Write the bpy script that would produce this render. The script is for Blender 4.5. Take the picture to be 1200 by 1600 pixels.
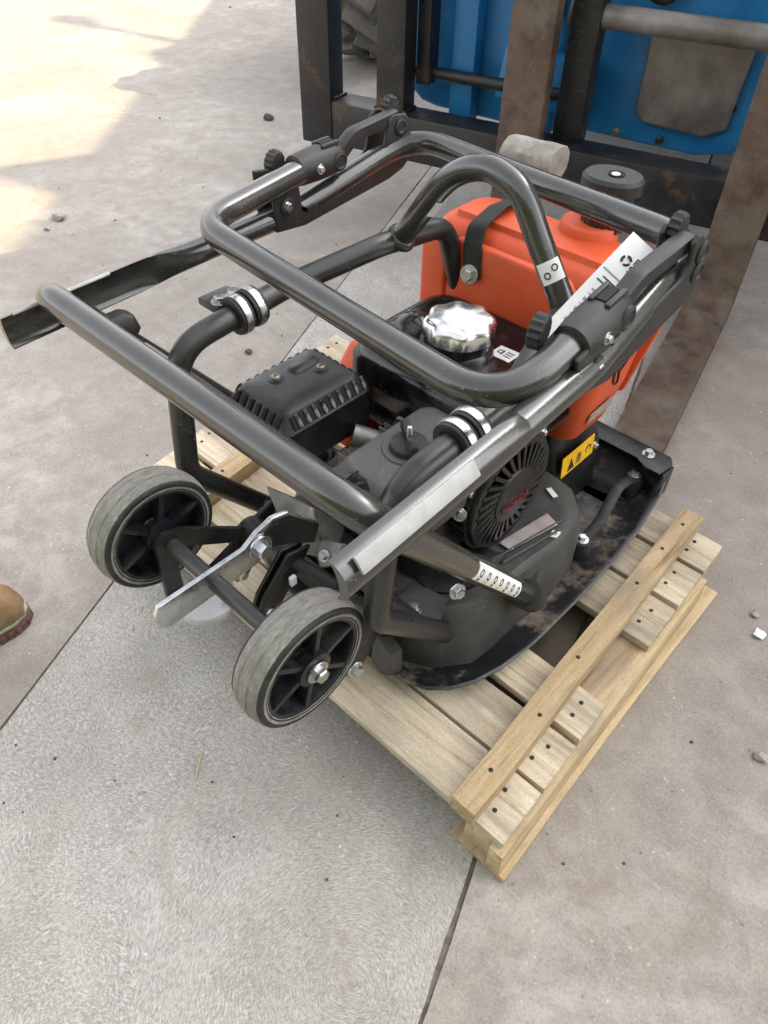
import bpy, bmesh, math, random
from mathutils import Vector, Matrix, Quaternion
random.seed(7)
R = math.radians
scene = bpy.context.scene
for o in list(bpy.data.objects):
    bpy.data.objects.remove(o, do_unlink=True)
COL = scene.collection

# ------------------------------------------------------------------ camera
cam_d = bpy.data.cameras.new('camera'); cam = bpy.data.objects.new('camera', cam_d); COL.objects.link(cam)
cam_d.sensor_fit = 'VERTICAL'; cam_d.sensor_height = 24; cam_d.sensor_width = 18
cam_d.lens = 1170 / 1600 * 24; cam_d.clip_start = 0.02; cam_d.clip_end = 500
Xc = Vector((.72515, .68847, .01333)); Yc = Vector((-.49374, .50636, .70698)); Zc = Xc.cross(Yc)
m = Matrix((Xc, Yc, Zc)).transposed().to_4x4(); m.translation = (.525, 0, 1.047)
cam.matrix_world = m
scene.camera = cam
scene.render.resolution_x, scene.render.resolution_y = 768, 1024

# ------------------------------------------------------------------ sky, sun, exposure
SUN_EL = R(40)
SUN_AZ = R(25)      # swung from the photographer's right towards straight ahead
_sx, _sy = math.cos(SUN_AZ), math.sin(SUN_AZ)
sun_dir = Vector((math.cos(SUN_EL) * (.734 * _sx - .679 * _sy), math.cos(SUN_EL) * (.679 * _sx + .734 * _sy), math.sin(SUN_EL)))
world = bpy.data.worlds.new('World'); scene.world = world; world.use_nodes = True
nt = world.node_tree; nt.nodes.clear()
out = nt.nodes.new('ShaderNodeOutputWorld'); bg = nt.nodes.new('ShaderNodeBackground'); sky = nt.nodes.new('ShaderNodeTexSky')
sky.sky_type = 'NISHITA'; sky.sun_disc = False; sky.sun_elevation = SUN_EL
sky.sun_rotation = math.atan2(sun_dir.x, sun_dir.y); sky.dust_density = 3.0; sky.air_density = 1.0; sky.ozone_density = .6
bg.inputs[1].default_value = .15
hs = nt.nodes.new('ShaderNodeHueSaturation'); hs.inputs['Saturation'].default_value = .15
nt.links.new(sky.outputs[0], hs.inputs['Color'])
nt.links.new(hs.outputs[0], bg.inputs[0]); nt.links.new(bg.outputs[0], out.inputs[0])
sd = bpy.data.lights.new('sun', 'SUN'); sd.energy = 2.0; sd.angle = R(.53); sd.color = (1, .80, .47)
so = bpy.data.objects.new('sun', sd); COL.objects.link(so); so.location = (10, 10, 12)
so.rotation_euler = (-sun_dir).to_track_quat('-Z', 'Y').to_euler()
scene.view_settings.view_transform = 'Standard'; scene.view_settings.look = 'None'
scene.view_settings.exposure = 2.03; scene.view_settings.gamma = 1

# ------------------------------------------------------------------ geometry helpers
V = Vector
class G:
    """collects faces for one mesh, in scene coordinates (x across the machine, y forward, z up)"""
    def __init__(s): s.v = []; s.f = []
    def add(s, vs, fs):
        n = len(s.v); s.v += [V(p) for p in vs]; s.f += [tuple(i + n for i in f) for f in fs]; return s
    def loft(s, rings, closed=True, cap=True):
        n = len(s.v); k = len(rings[0])
        for rg in rings: s.v += [V(p) for p in rg]
        for i in range(len(rings) - 1):
            for j in range(k if closed else k - 1):
                a = n + i * k + j; b = n + i * k + (j + 1) % k
                s.f.append((a, b, b + k, a + k))
        if cap and closed:
            s.f.append(tuple(n + j for j in reversed(range(k)))); q = n + (len(rings) - 1) * k
            s.f.append(tuple(q + j for j in range(k)))
        return s
    def tube(s, path, rad, n=16, cap=True, prof=None):
        path = [V(p) for p in path]; rings = []
        t0 = (path[1] - path[0]).normalized()
        up = V((0, 0, 1)) if abs(t0.z) < .9 else V((0, 1, 0))
        nrm = (up - t0 * up.dot(t0)).normalized()
        for i, p in enumerate(path):
            if i == 0: t = t0
            elif i == len(path) - 1: t = (path[-1] - path[-2]).normalized()
            else: t = ((path[i + 1] - p).normalized() + (p - path[i - 1]).normalized()).normalized()
            nrm = (nrm - t * nrm.dot(t)).normalized(); bn = t.cross(nrm)
            rr = rad(i / (len(path) - 1)) if callable(rad) else rad
            ring = []
            for j in range(n):
                a = 2 * math.pi * j / n
                if prof: c, d = prof(i / (len(path) - 1), a)
                else: c, d = math.cos(a) * rr, math.sin(a) * rr
                ring.append(p + nrm * c + bn * d)
            rings.append(ring)
        return s.loft(rings, cap=cap)
    def cyl(s, p0, p1, r0, r1=None, n=20):
        r1 = r0 if r1 is None else r1
        return s.tube([p0, p1], lambda t: r0 + (r1 - r0) * t, n)
    def box(s, c, d, rot=None):
        c = V(c); q = rot if rot is not None else Matrix.Identity(3)
        vs = [c + q @ V((x * d[0] / 2, y * d[1] / 2, z * d[2] / 2)) for z in (-1, 1) for x, y in ((-1, -1), (1, -1), (1, 1), (-1, 1))]
        return s.add(vs, [(3, 2, 1, 0), (4, 5, 6, 7), (0, 1, 5, 4), (1, 2, 6, 5), (2, 3, 7, 6), (3, 0, 4, 7)])
    def lathe(s, prof, o, ax, n=32, wob=None, cap=True):
        """prof: (radius, height along ax) pairs"""
        o = V(o); ax = V(ax).normalized(); u = ax.orthogonal().normalized(); w = ax.cross(u); rings = []
        for r_, h in prof:
            rings.append([o + ax * h + (u * math.cos(2 * math.pi * j / n) + w * math.sin(2 * math.pi * j / n)) * (r_ * (wob(j / n, h) if wob else 1)) for j in range(n)])
        return s.loft(rings, cap=cap)
    def ring(s, o, ax, r0, r1, h, n=32):
        """a flat washer or band: inner radius, outer radius, height (centred)"""
        o = V(o); ax = V(ax).normalized(); u = ax.orthogonal().normalized(); w = ax.cross(u)
        pr = [(r0, -h / 2), (r1, -h / 2), (r1, h / 2), (r0, h / 2), (r0, -h / 2)]
        return s.loft([[o + ax * hh + (u * math.cos(2 * math.pi * j / n) + w * math.sin(2 * math.pi * j / n)) * rr for j in range(n)] for rr, hh in pr], cap=False)
    def prism(s, poly, d):
        """planar polygon (3-D points) pushed along vector d"""
        d = V(d); return s.loft([[V(p) for p in poly], [V(p) + d for p in poly]])

def fillet(pts, rad, seg=7):
    pts = [V(p) for p in pts]; outp = [pts[0]]
    for i in range(1, len(pts) - 1):
        a, b, c = pts[i - 1], pts[i], pts[i + 1]
        rr = rad[i - 1] if isinstance(rad, (list, tuple)) else rad
        u = (a - b).normalized(); w = (c - b).normalized(); ang = u.angle(w)
        t = min(rr / math.tan(ang / 2), (a - b).length * .48, (c - b).length * .48)
        p0 = b + u * t; p1 = b + w * t
        for k in range(seg + 1):
            x = k / seg; outp.append(p0 * (1 - x) ** 2 + b * 2 * x * (1 - x) + p1 * x * x)
    outp.append(pts[-1]); return outp
def catmull(p, k=5):
    p = [V(x) for x in p]; p = [p[0] * 2 - p[1]] + p + [p[-1] * 2 - p[-2]]; o = []
    for i in range(1, len(p) - 2):
        for j in range(k):
            t = j / k; a, b, c, d = p[i - 1:i + 3]
            o.append(.5 * ((2 * b) + (c - a) * t + (2 * a - 5 * b + 4 * c - d) * t * t + (3 * b - a - 3 * c + d) * t ** 3))
    o.append(p[-2]); return o
def subdiv(pts, step):
    o = [V(pts[0])]
    for a, b in zip(pts[:-1], pts[1:]):
        a = V(a); b = V(b); k = max(1, int((b - a).length / step))
        o += [a.lerp(b, (i + 1) / k) for i in range(k)]
    return o
def rrect(cx, cy, hx, hy, rad, z, seg=6):
    """rounded rectangle ring at height z"""
    o = []
    for qx, qy, a0 in ((1, 1, 0), (-1, 1, 90), (-1, -1, 180), (1, -1, 270)):
        for k in range(seg + 1):
            a = R(a0 + 90 * k / seg); o.append((cx + qx * (hx - rad) + rad * math.cos(a), cy + qy * (hy - rad) + rad * math.sin(a), z))
    return o
ORG = {}
def empty(name, loc, label, cat, group=None):
    e = bpy.data.objects.new(name, None); e.empty_display_size = .05; COL.objects.link(e); e.location = loc; ORG[e] = V(loc)
    e['label'] = label; e['category'] = cat
    if group: e['group'] = group
    return e
def mk(name, g, mat, parent=None, bevel=0, smooth=40, label=None, cat=None, group=None, kind=None, seg=2, origin=None):
    lo = V((min(p.x for p in g.v), min(p.y for p in g.v), min(p.z for p in g.v))); hi = V((max(p.x for p in g.v), max(p.y for p in g.v), max(p.z for p in g.v)))
    c = V(origin) if origin is not None else ((lo + hi) / 2 if parent else V(((lo.x + hi.x) / 2, (lo.y + hi.y) / 2, lo.z)))
    me = bpy.data.meshes.new(name); me.from_pydata([p - c for p in g.v], [], g.f)
    bm = bmesh.new(); bm.from_mesh(me); bmesh.ops.remove_doubles(bm, verts=bm.verts, dist=1e-5)
    bmesh.ops.recalc_face_normals(bm, faces=bm.faces)
    if bevel:
        ed = [e for e in bm.edges if len(e.link_faces) == 2 and e.calc_face_angle(0) > R(35)]
        if ed: bmesh.ops.bevel(bm, geom=ed, offset=bevel, segments=seg, affect='EDGES', profile=.6, clamp_overlap=True)
    bm.to_mesh(me); bm.free()
    if smooth:
        me.polygons.foreach_set('use_smooth', [True] * len(me.polygons)); me.set_sharp_from_angle(angle=R(smooth))
    me.materials.append(mat if mat is not None else None)
    o = bpy.data.objects.new(name, me); COL.objects.link(o)
    if parent: o.parent = parent; o.location = c - ORG[parent]
    else: o.location = c
    ORG[o] = c
    if label: o['label'] = label
    if cat: o['category'] = cat
    if group: o['group'] = group
    if kind: o['kind'] = kind
    return o
def inst(src, parent, loc, quat=None, scale=1, name=None):
    o = bpy.data.objects.new(name or src.name.split('.')[0], src.data); COL.objects.link(o)
    o.parent = parent; o.location = V(loc) - (ORG[parent] if parent else V((0, 0, 0))); ORG[o] = V(loc)
    if quat is not None: o.rotation_mode = 'QUATERNION'; o.rotation_quaternion = quat
    o.scale = (scale,) * 3; return o

# ------------------------------------------------------------------ material helpers
def newmat(name):
    mt = bpy.data.materials.new(name); mt.use_nodes = True; n = mt.node_tree.nodes; b = n['Principled BSDF']; return mt, n, mt.node_tree.links, b
def noise(n, l, scale, detail=4, rough=.55, vec=None, dist=0):
    t = n.new('ShaderNodeTexNoise'); t.inputs['Scale'].default_value = scale; t.inputs['Detail'].default_value = detail
    t.inputs['Roughness'].default_value = rough; t.inputs['Distortion'].default_value = dist
    if vec is not None: l.new(vec, t.inputs['Vector'])
    return t
def ramp(n, l, src, stops):
    r_ = n.new('ShaderNodeValToRGB'); e = r_.color_ramp.elements
    while len(e) < len(stops): e.new(.5)
    for i, (p, c) in enumerate(stops): e[i].position = p; e[i].color = (*c, 1) if isinstance(c, (tuple, list)) else (c, c, c, 1)
    l.new(src, r_.inputs[0]); return r_
def mixc(n, l, f, a, b, mode='MIX'):
    x = n.new('ShaderNodeMix'); x.data_type = 'RGBA'; x.blend_type = mode
    for sck, val in ((x.inputs[0], f), (x.inputs[6], a), (x.inputs[7], b)):
        if hasattr(val, 'links') or hasattr(val, 'is_linked'): l.new(val, sck)
        else: sck.default_value = val if not isinstance(val, (tuple, list)) else (*val, 1)
    return x.outputs[2]
def math_(n, l, op, a, b=None):
    x = n.new('ShaderNodeMath'); x.operation = op
    for i, val in enumerate((a, b)):
        if val is None: continue
        if hasattr(val, 'is_linked'): l.new(val, x.inputs[i])
        else: x.inputs[i].default_value = val
    return x.outputs[0]
def coords(n, l, space='obj'):
    if space == 'pos': return n.new('ShaderNodeNewGeometry').outputs['Position']
    tc = n.new('ShaderNodeTexCoord'); oi = n.new('ShaderNodeObjectInfo')
    va = n.new('ShaderNodeVectorMath'); va.operation = 'ADD'
    sc = n.new('ShaderNodeVectorMath'); sc.operation = 'SCALE'; l.new(oi.outputs['Location'], sc.inputs[0]); sc.inputs[3].default_value = 7.3
    l.new(tc.outputs['Object'], va.inputs[0]); l.new(sc.outputs[0], va.inputs[1]); return va.outputs[0]
def bump(n, l, b, h, strength, dist=.002):
    bp = n.new('ShaderNodeBump'); bp.inputs['Strength'].default_value = strength; bp.inputs['Distance'].default_value = dist
    l.new(h, bp.inputs['Height']); l.new(bp.outputs[0], b.inputs['Normal']); return bp
def mat(name, c1, c2=None, rough=.5, metal=0, scale=30, dust=0, dustc=(.23, .19, .15), bmp=0, bscale=300, rvar=.08, coat=0, spec=.5, dustlo=.5, dusthi=.7, fleck=0):
    mt, n, l, b = newmat(name); vec = coords(n, l); c2 = c2 or tuple(x * 1.35 for x in c1)
    nz = noise(n, l, scale, 5, .6, vec); col = ramp(n, l, nz.outputs[0], [(.35, c1), (.68, c2)]).outputs[0]
    rr = ramp(n, l, nz.outputs[0], [(.3, max(.02, rough - rvar)), (.7, rough + rvar)]).outputs[0]
    if dust:
        d = noise(n, l, scale * .45, 8, .72, vec); dr = ramp(n, l, d.outputs[0], [(dustlo, 0.0), (dusthi, dust)]).outputs[0]
        col = mixc(n, l, dr, col, dustc); rr = mixc(n, l, dr, rr, (.85, .85, .85))
    if fleck:
        fk_ = noise(n, l, 260, 2, .5, vec); lo_ = noise(n, l, 22, 3, .6, vec)
        fr_ = math_(n, l, 'MULTIPLY', ramp(n, l, fk_.outputs[0], [(.66, 0.0), (.72, fleck)]).outputs[0], ramp(n, l, lo_.outputs[0], [(.5, 0.0), (.62, 1.0)]).outputs[0])
        col = mixc(n, l, fr_, col, (.34, .31, .27)); rr = mixc(n, l, fr_, rr, (.9, .9, .9))
    l.new(col, b.inputs['Base Color']); l.new(rr, b.inputs['Roughness']); b.inputs['Metallic'].default_value = metal
    b.inputs['Specular IOR Level'].default_value = spec
    if coat: b.inputs['Coat Weight'].default_value = coat; b.inputs['Coat Roughness'].default_value = .12
    if bmp: bump(n, l, b, noise(n, l, bscale, 3, .6, vec).outputs[0], bmp, .001)
    return mt
M = {}
M['tube'] = mat('tube_paint', (.024, .024, .022), (.034, .034, .031), rough=.20, scale=18, dust=.10, dustlo=.52, dusthi=.8, bmp=.06, bscale=420, rvar=.05, spec=.9, fleck=.3)
M['frame'] = mat('frame_paint', (.018, .018, .018), (.027, .027, .026), rough=.34, scale=25, dust=.12, dustlo=.5, dusthi=.75, bmp=.1, bscale=420, spec=.6, fleck=.5)
M['hinge'] = mat('hinge_plastic', (.016, .016, .016), (.024, .024, .023), rough=.5, scale=40, dust=.09, bmp=.3, bscale=600, fleck=.4)
M['plastic'] = mat('engine_plastic', (.062, .063, .063), (.082, .083, .082), rough=.6, scale=60, dust=.16, dustlo=.45, dusthi=.8, bmp=.4, bscale=800, fleck=.5)
M['gloss'] = mat('black_gloss', (.004, .004, .005), (.007, .007, .008), rough=.12, scale=30, dust=.30, dustc=(.20, .19, .18), dustlo=.46, dusthi=.8, bmp=.08, bscale=500, rvar=.05, fleck=.35)
M['black'] = mat('black_steel', (.006, .0065, .007), (.012, .012, .013), rough=.38, scale=40, dust=.16, dustlo=.5, dusthi=.8, bmp=.2, bscale=500, fleck=.4)
M['deck'] = mat('deck_casting', (.040, .040, .038), (.058, .057, .053), rough=.55, scale=22, dust=.55, dustlo=.44, dusthi=.8, dustc=(.12, .105, .09), bmp=.5, bscale=700, fleck=.7)
M['void'] = mat('dark_inside', (.004, .004, .004), (.006, .006, .006), rough=.8)  # near-black colour stands in for shade inside slots and openings
M['orange'] = mat('orange_plastic', (.60, .076, .018), (.68, .096, .026), rough=.5, scale=14, dust=.14, dustlo=.5, dusthi=.85, dustc=(.42, .2, .12), bmp=.22, bscale=500)
M['zinc'] = mat('zinc_plate', (.50, .52, .53), (.66, .68, .69), rough=.3, metal=1, scale=80, dust=.15)
M['chrome'] = mat('chrome', (.74, .75, .77), (.84, .85, .87), rough=.26, metal=1, scale=60, dust=.2, dustlo=.5, dusthi=.8, dustc=(.5, .5, .5), bmp=.05, bscale=500)
M['alu'] = mat('cast_aluminium', (.24, .235, .22), (.36, .35, .33), rough=.5, metal=.8, scale=50, dust=.35, bmp=.3)
M['brushed'] = mat('bare_steel_strip', (.33, .33, .315), (.44, .44, .42), rough=.55, metal=.35, scale=60, dust=.25)
M['rubber'] = mat('tyre_rubber', (.075, .073, .068), (.13, .125, .115), rough=.9, scale=45, dust=.85, dustc=(.30, .275, .24), dustlo=.35, dusthi=.62, bmp=.8, bscale=160)
def tyremat():
    mt, n, l, b = newmat('worn_tyre'); tc = n.new('ShaderNodeTexCoord'); vec = tc.outputs['Object']
    mp_ = n.new('ShaderNodeMapping'); l.new(vec, mp_.inputs[0]); mp_.inputs['Scale'].default_value = (520, 90, 90)
    ln = noise(n, l, 1, 4, .65, mp_.outputs[0]); bl = noise(n, l, 26, 6, .7, vec)
    col = ramp(n, l, ln.outputs[0], [(.30, (.15, .142, .125)), (.5, (.25, .238, .21)), (.72, (.37, .345, .295))]).outputs[0]
    col = mixc(n, l, ramp(n, l, bl.outputs[0], [(.42, 0.0), (.66, .75)]).outputs[0], col, (.17, .165, .15))
    l.new(col, b.inputs['Base Color']); b.inputs['Roughness'].default_value = .92; bump(n, l, b, ln.outputs[0], .7, .002); return mt
M['rubber'] = tyremat()
M['rubberblack'] = mat('black_rubber', (.012, .012, .012), (.02, .02, .02), rough=.6, scale=60, dust=.2)
M['hub'] = mat('wheel_hub_plastic', (.008, .009, .012), (.014, .014, .018), rough=.35, scale=40, dust=.18)
M['white'] = mat('white_print', (.70, .70, .68), (.80, .80, .78), rough=.5, scale=25, dust=.15)
M['paper'] = mat('paper_tag', (.72, .72, .70), (.82, .82, .81), rough=.6, scale=20)
M['ink'] = mat('black_ink', (.012, .012, .013), (.018, .018, .018), rough=.6)
M['yellow'] = mat('yellow_label', (.80, .42, .01), (.85, .48, .02), rough=.45)
M['red'] = mat('red_ink', (.22, .012, .018), (.30, .018, .024), rough=.5)
M['greyink'] = mat('grey_ink', (.22, .21, .2), (.3, .3, .3), rough=.5)
M['webbing'] = mat('webbing', (.014, .016, .014), (.028, .03, .027), rough=.8, scale=200, bmp=.6, bscale=900)
M['nail'] = mat('nail_iron', (.03, .026, .022), (.06, .05, .045), rough=.6, metal=.6)
M['blue'] = mat('blue_paint', (.010, .14, .34), (.014, .17, .40), rough=.38, scale=14, dust=.3, dustlo=.5, dusthi=.85, dustc=(.06, .1, .14), bmp=.1)
M['rust'] = mat('rusty_fork', (.055, .034, .024), (.12, .075, .05), rough=.6, metal=.2, scale=16, dust=.75, dustlo=.47, dusthi=.62, dustc=(.15, .125, .095), bmp=.6, bscale=140, fleck=.6)
M['scuff'] = mat('scuffed_black_steel', (.007, .008, .010), (.018, .018, .019), rough=.42, scale=16, dust=.85, dustlo=.56, dusthi=.68, fleck=.7, dustc=(.13, .062, .026), bmp=.35, bscale=150)
M['bigtyre'] = mat('loader_tyre', (.10, .095, .085), (.17, .16, .145), rough=.9, scale=14, dust=.5, dustc=(.26, .23, .19), bmp=.5, bscale=80)
M['greypipe'] = mat('worn_shaft', (.12, .11, .10), (.25, .235, .22), rough=.45, metal=.4, scale=10, dust=.5, dustc=(.12, .09, .07))
M['leather'] = mat('boot_leather', (.20, .115, .055), (.33, .21, .115), rough=.95, scale=22, dust=.55, dustc=(.30, .26, .18), dustlo=.46, dusthi=.66, bmp=.9, bscale=330, spec=.15)
M['sole'] = mat('boot_sole', (.13, .06, .05), (.2, .1, .08), rough=.8, scale=30, dust=.4)
M['welt'] = mat('boot_welt', (.33, .32, .25), (.42, .41, .33), rough=.8, scale=30)
M['stone'] = mat('pebble_stone', (.26, .24, .22), (.42, .39, .35), rough=.9, scale=60, bmp=.4)
M['darkstone'] = mat('dark_pebble', (.05, .046, .042), (.11, .10, .09), rough=.9, scale=60, bmp=.4)
M['scrap'] = mat('white_scrap', (.74, .74, .73), (.84, .84, .83), rough=.7)
M['straw'] = mat('dry_straw', (.42, .35, .2), (.5, .42, .26), rough=.8)
M['oldwood'] = mat('weathered_wood', (.20, .19, .17), (.36, .34, .30), rough=.9, scale=40, bmp=.8, bscale=90)
M['cladding'] = mat('metal_cladding', (.46, .45, .42), (.54, .53, .50), rough=.55, scale=2)

def wood(name, c1, c2, c3, axis, sc=1.0):
    mt, n, l, b = newmat(name); vec = coords(n, l)
    mp_ = n.new('ShaderNodeMapping'); l.new(vec, mp_.inputs[0]); s_ = [70 * sc, 70 * sc, 70 * sc]; s_[axis] = 3.2 * sc
    mp_.inputs['Scale'].default_value = s_
    g = noise(n, l, 1, 7, .72, mp_.outputs[0], .9)
    col = ramp(n, l, g.outputs[0], [(.34, c1), (.46, c2), (.62, c3)]).outputs[0]
    fg = noise(n, l, 480, 3, .7, vec); col = mixc(n, l, ramp(n, l, fg.outputs[0], [(.36, .35), (.5, 0.0)]).outputs[0], col, tuple(x * .6 for x in c1))
    mp2 = n.new('ShaderNodeMapping'); l.new(vec, mp2.inputs[0]); s2 = [14, 14, 14]; s2[axis] = 5; mp2.inputs['Scale'].default_value = s2
    st = noise(n, l, 1, 6, .65, mp2.outputs[0]); gr = ramp(n, l, st.outputs[0], [(.46, 0.0), (.68, .62)]).outputs[0]
    col = mixc(n, l, gr, col, (.20, .165, .125))
    oi = n.new('ShaderNodeObjectInfo'); hv = n.new('ShaderNodeHueSaturation'); l.new(col, hv.inputs['Color'])
    l.new(math_(n, l, 'ADD', math_(n, l, 'MULTIPLY', oi.outputs['Random'], .22), .9), hv.inputs['Value'])
    l.new(hv.outputs[0], b.inputs['Base Color']); b.inputs['Roughness'].default_value = .78
    bump(n, l, b, g.outputs[0], .5, .0012); return mt
M['deckwood'] = wood('pallet_deck_wood', (.32, .245, .155), (.54, .445, .315), (.65, .565, .43), 0)
M['runwood'] = wood('pallet_runner_wood', (.23, .14, .065), (.46, .325, .175), (.56, .425, .255), 1, .8)
M['endwood'] = wood('pallet_stringer_wood', (.33, .225, .115), (.50, .365, .205), (.58, .445, .27), 1, .8)

def concrete(name, base, light, dark, swirl=0, seed=0.0):
    mt, n, l, b = newmat(name); pos = coords(n, l, 'pos')
    mp_ = n.new('ShaderNodeMapping'); l.new(pos, mp_.inputs[0]); mp_.inputs['Location'].default_value = (seed, seed * .7, 0); vec = mp_.outputs[0]
    big = noise(n, l, 2.2, 6, .62, vec, .4); mid = noise(n, l, 15, 8, .75, vec, .3); fine = noise(n, l, 260, 5, .8, vec)
    grain = noise(n, l, 620, 2, .6, vec)
    col = ramp(n, l, big.outputs[0], [(.32, dark), (.5, base), (.7, light)]).outputs[0]
    col = mixc(n, l, ramp(n, l, mid.outputs[0], [(.40, 0.0), (.62, .75)]).outputs[0], col, tuple(x * .72 for x in base))
    col = mixc(n, l, ramp(n, l, fine.outputs[0], [(.54, 0.0), (.68, .8)]).outputs[0], col, tuple(x * 1.18 for x in light))
    col = mixc(n, l, ramp(n, l, fine.outputs[0], [(.32, .85), (.46, 0.0)]).outputs[0], col, tuple(x * .5 for x in base))
    pit = n.new('ShaderNodeTexVoronoi'); pit.inputs['Scale'].default_value = 46; pit.inputs['Randomness'].default_value = 1; l.new(vec, pit.inputs['Vector'])
    sp = ramp(n, l, pit.outputs['Distance'], [(.06, .75), (.13, 0.0)]).outputs[0]
    gate = ramp(n, l, noise(n, l, 30, 2, .5, vec).outputs[0], [(.56, 0.0), (.62, 1.0)]).outputs[0]
    col = mixc(n, l, math_(n, l, 'MULTIPLY', sp, gate), col, tuple(x * .38 for x in base))
    pf = n.new('ShaderNodeTexVoronoi'); pf.inputs['Scale'].default_value = 75; l.new(vec, pf.inputs['Vector'])
    fl_ = math_(n, l, 'MULTIPLY', ramp(n, l, pf.outputs['Distance'], [(.10, .8), (.2, 0.0)]).outputs[0], ramp(n, l, noise(n, l, 19, 4, .7, vec).outputs[0], [(.52, 0.0), (.6, 1.0)]).outputs[0])
    col = mixc(n, l, fl_, col, tuple(min(.75, x * 1.35) for x in light))
    h = math_(n, l, 'ADD', fine.outputs[0], math_(n, l, 'MULTIPLY', mid.outputs[0], 1.5))
    if swirl:
        wn = noise(n, l, 5, 3, .6, vec); sub = n.new('ShaderNodeVectorMath'); sub.operation = 'SUBTRACT'; l.new(wn.outputs['Color'], sub.inputs[0]); sub.inputs[1].default_value = (.5, .5, .5)
        sc = n.new('ShaderNodeVectorMath'); sc.operation = 'SCALE'; l.new(sub.outputs[0], sc.inputs[0]); sc.inputs[3].default_value = .07
        ad = n.new('ShaderNodeVectorMath'); ad.operation = 'ADD'; l.new(vec, ad.inputs[0]); l.new(sc.outputs[0], ad.inputs[1])
        vo = n.new('ShaderNodeTexVoronoi'); vo.inputs['Scale'].default_value = 2.6; l.new(ad.outputs[0], vo.inputs['Vector'])
        def polar(vo_, fr, fa, zz):
            rel = n.new('ShaderNodeVectorMath'); rel.operation = 'SUBTRACT'; l.new(ad.outputs[0], rel.inputs[0]); l.new(vo_.outputs['Position'], rel.inputs[1])
            sx = n.new('ShaderNodeSeparateXYZ'); l.new(rel.outputs[0], sx.inputs[0])
            an = math_(n, l, 'ARCTAN2', sx.outputs[1], sx.outputs[0])
            cb = n.new('ShaderNodeCombineXYZ'); l.new(math_(n, l, 'MULTIPLY', vo_.outputs['Distance'], fr / vo_.inputs['Scale'].default_value), cb.inputs[0])
            l.new(math_(n, l, 'MULTIPLY', math_(n, l, 'MULTIPLY', an, vo_.outputs['Distance']), fa / vo_.inputs['Scale'].default_value), cb.inputs[1]); cb.inputs[2].default_value = zz
            return noise(n, l, 1, 4, .65, cb.outputs[0], 0).outputs[0]
        vo.feature = 'F1'
        vo2 = n.new('ShaderNodeTexVoronoi'); vo2.inputs['Scale'].default_value = 1.5; l.new(ad.outputs[0], vo2.inputs['Vector'])
        p1 = polar(vo, 620, 100, 1.0); p2 = polar(vo2, 560, 88, 5.0)
        lines = math_(n, l, 'MAXIMUM', ramp(n, l, p1, [(.50, 0.0), (.63, .9)]).outputs[0], ramp(n, l, p2, [(.51, 0.0), (.68, .7)]).outputs[0])
        dk = math_(n, l, 'MAXIMUM', ramp(n, l, p1, [(.33, .6), (.45, 0.0)]).outputs[0], ramp(n, l, p2, [(.33, .6), (.45, 0.0)]).outputs[0])
        patch = ramp(n, l, big.outputs[0], [(.34, .45), (.5, 1.0)]).outputs[0]
        col = mixc(n, l, math_(n, l, 'MULTIPLY', lines, patch), col, (.66, .645, .615))
        col = mixc(n, l, dk, col, (.20, .17, .145))
        st = noise(n, l, 6.5, 6, .7, vec, .5)
        col = mixc(n, l, ramp(n, l, st.outputs[0], [(.56, 0.0), (.72, .6)]).outputs[0], col, (.31, .245, .19))
        h = math_(n, l, 'ADD', h, math_(n, l, 'MULTIPLY', lines, 1.4))
    else:
        st = noise(n, l, 4.5, 7, .72, vec, .6); col = mixc(n, l, ramp(n, l, st.outputs[0], [(.52, 0.0), (.70, .6)]).outputs[0], col, tuple(x * y for x, y in zip(base, (.78, .70, .62))))
        sc2 = noise(n, l, 24, 8, .8, vec, 2.2)
        col = mixc(n, l, ramp(n, l, sc2.outputs[0], [(.62, 0.0), (.72, .4)]).outputs[0], col, light)
    l.new(col, b.inputs['Base Color']); b.inputs['Roughness'].default_value = .88; b.inputs['Specular IOR Level'].default_value = .3
    bump(n, l, b, math_(n, l, 'ADD', h, grain.outputs[0]), .55, .0016); return mt
M['conc_left'] = concrete('concrete_left', (.35, .315, .282), (.46, .425, .39), (.29, .255, .225), 0, 3.1)
M['conc_mid'] = concrete('concrete_swirl', (.43, .40, .36), (.55, .525, .49), (.36, .32, .28), 1, 0.4)
M['conc_right'] = concrete('concrete_right', (.345, .302, .265), (.44, .395, .355), (.285, .242, .208), 0, 8.7)
M['joint'] = mat('joint_dirt', (.12, .10, .08), (.27, .23, .19), rough=.95, scale=60, bmp=.6)
M['hedgecore'] = mat('hedge_core', (.03, .06, .01), (.05, .09, .015), rough=.9, scale=20)
M['leaf'] = mat('hedge_leaf', (.13, .25, .015), (.19, .33, .03), rough=.5, scale=3)

def W(x, y, z=0):   # metres right of / ahead of the photographer -> scene coordinates
    return (x * .734 - y * .679 + .525, x * .679 + y * .734, z)

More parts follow.
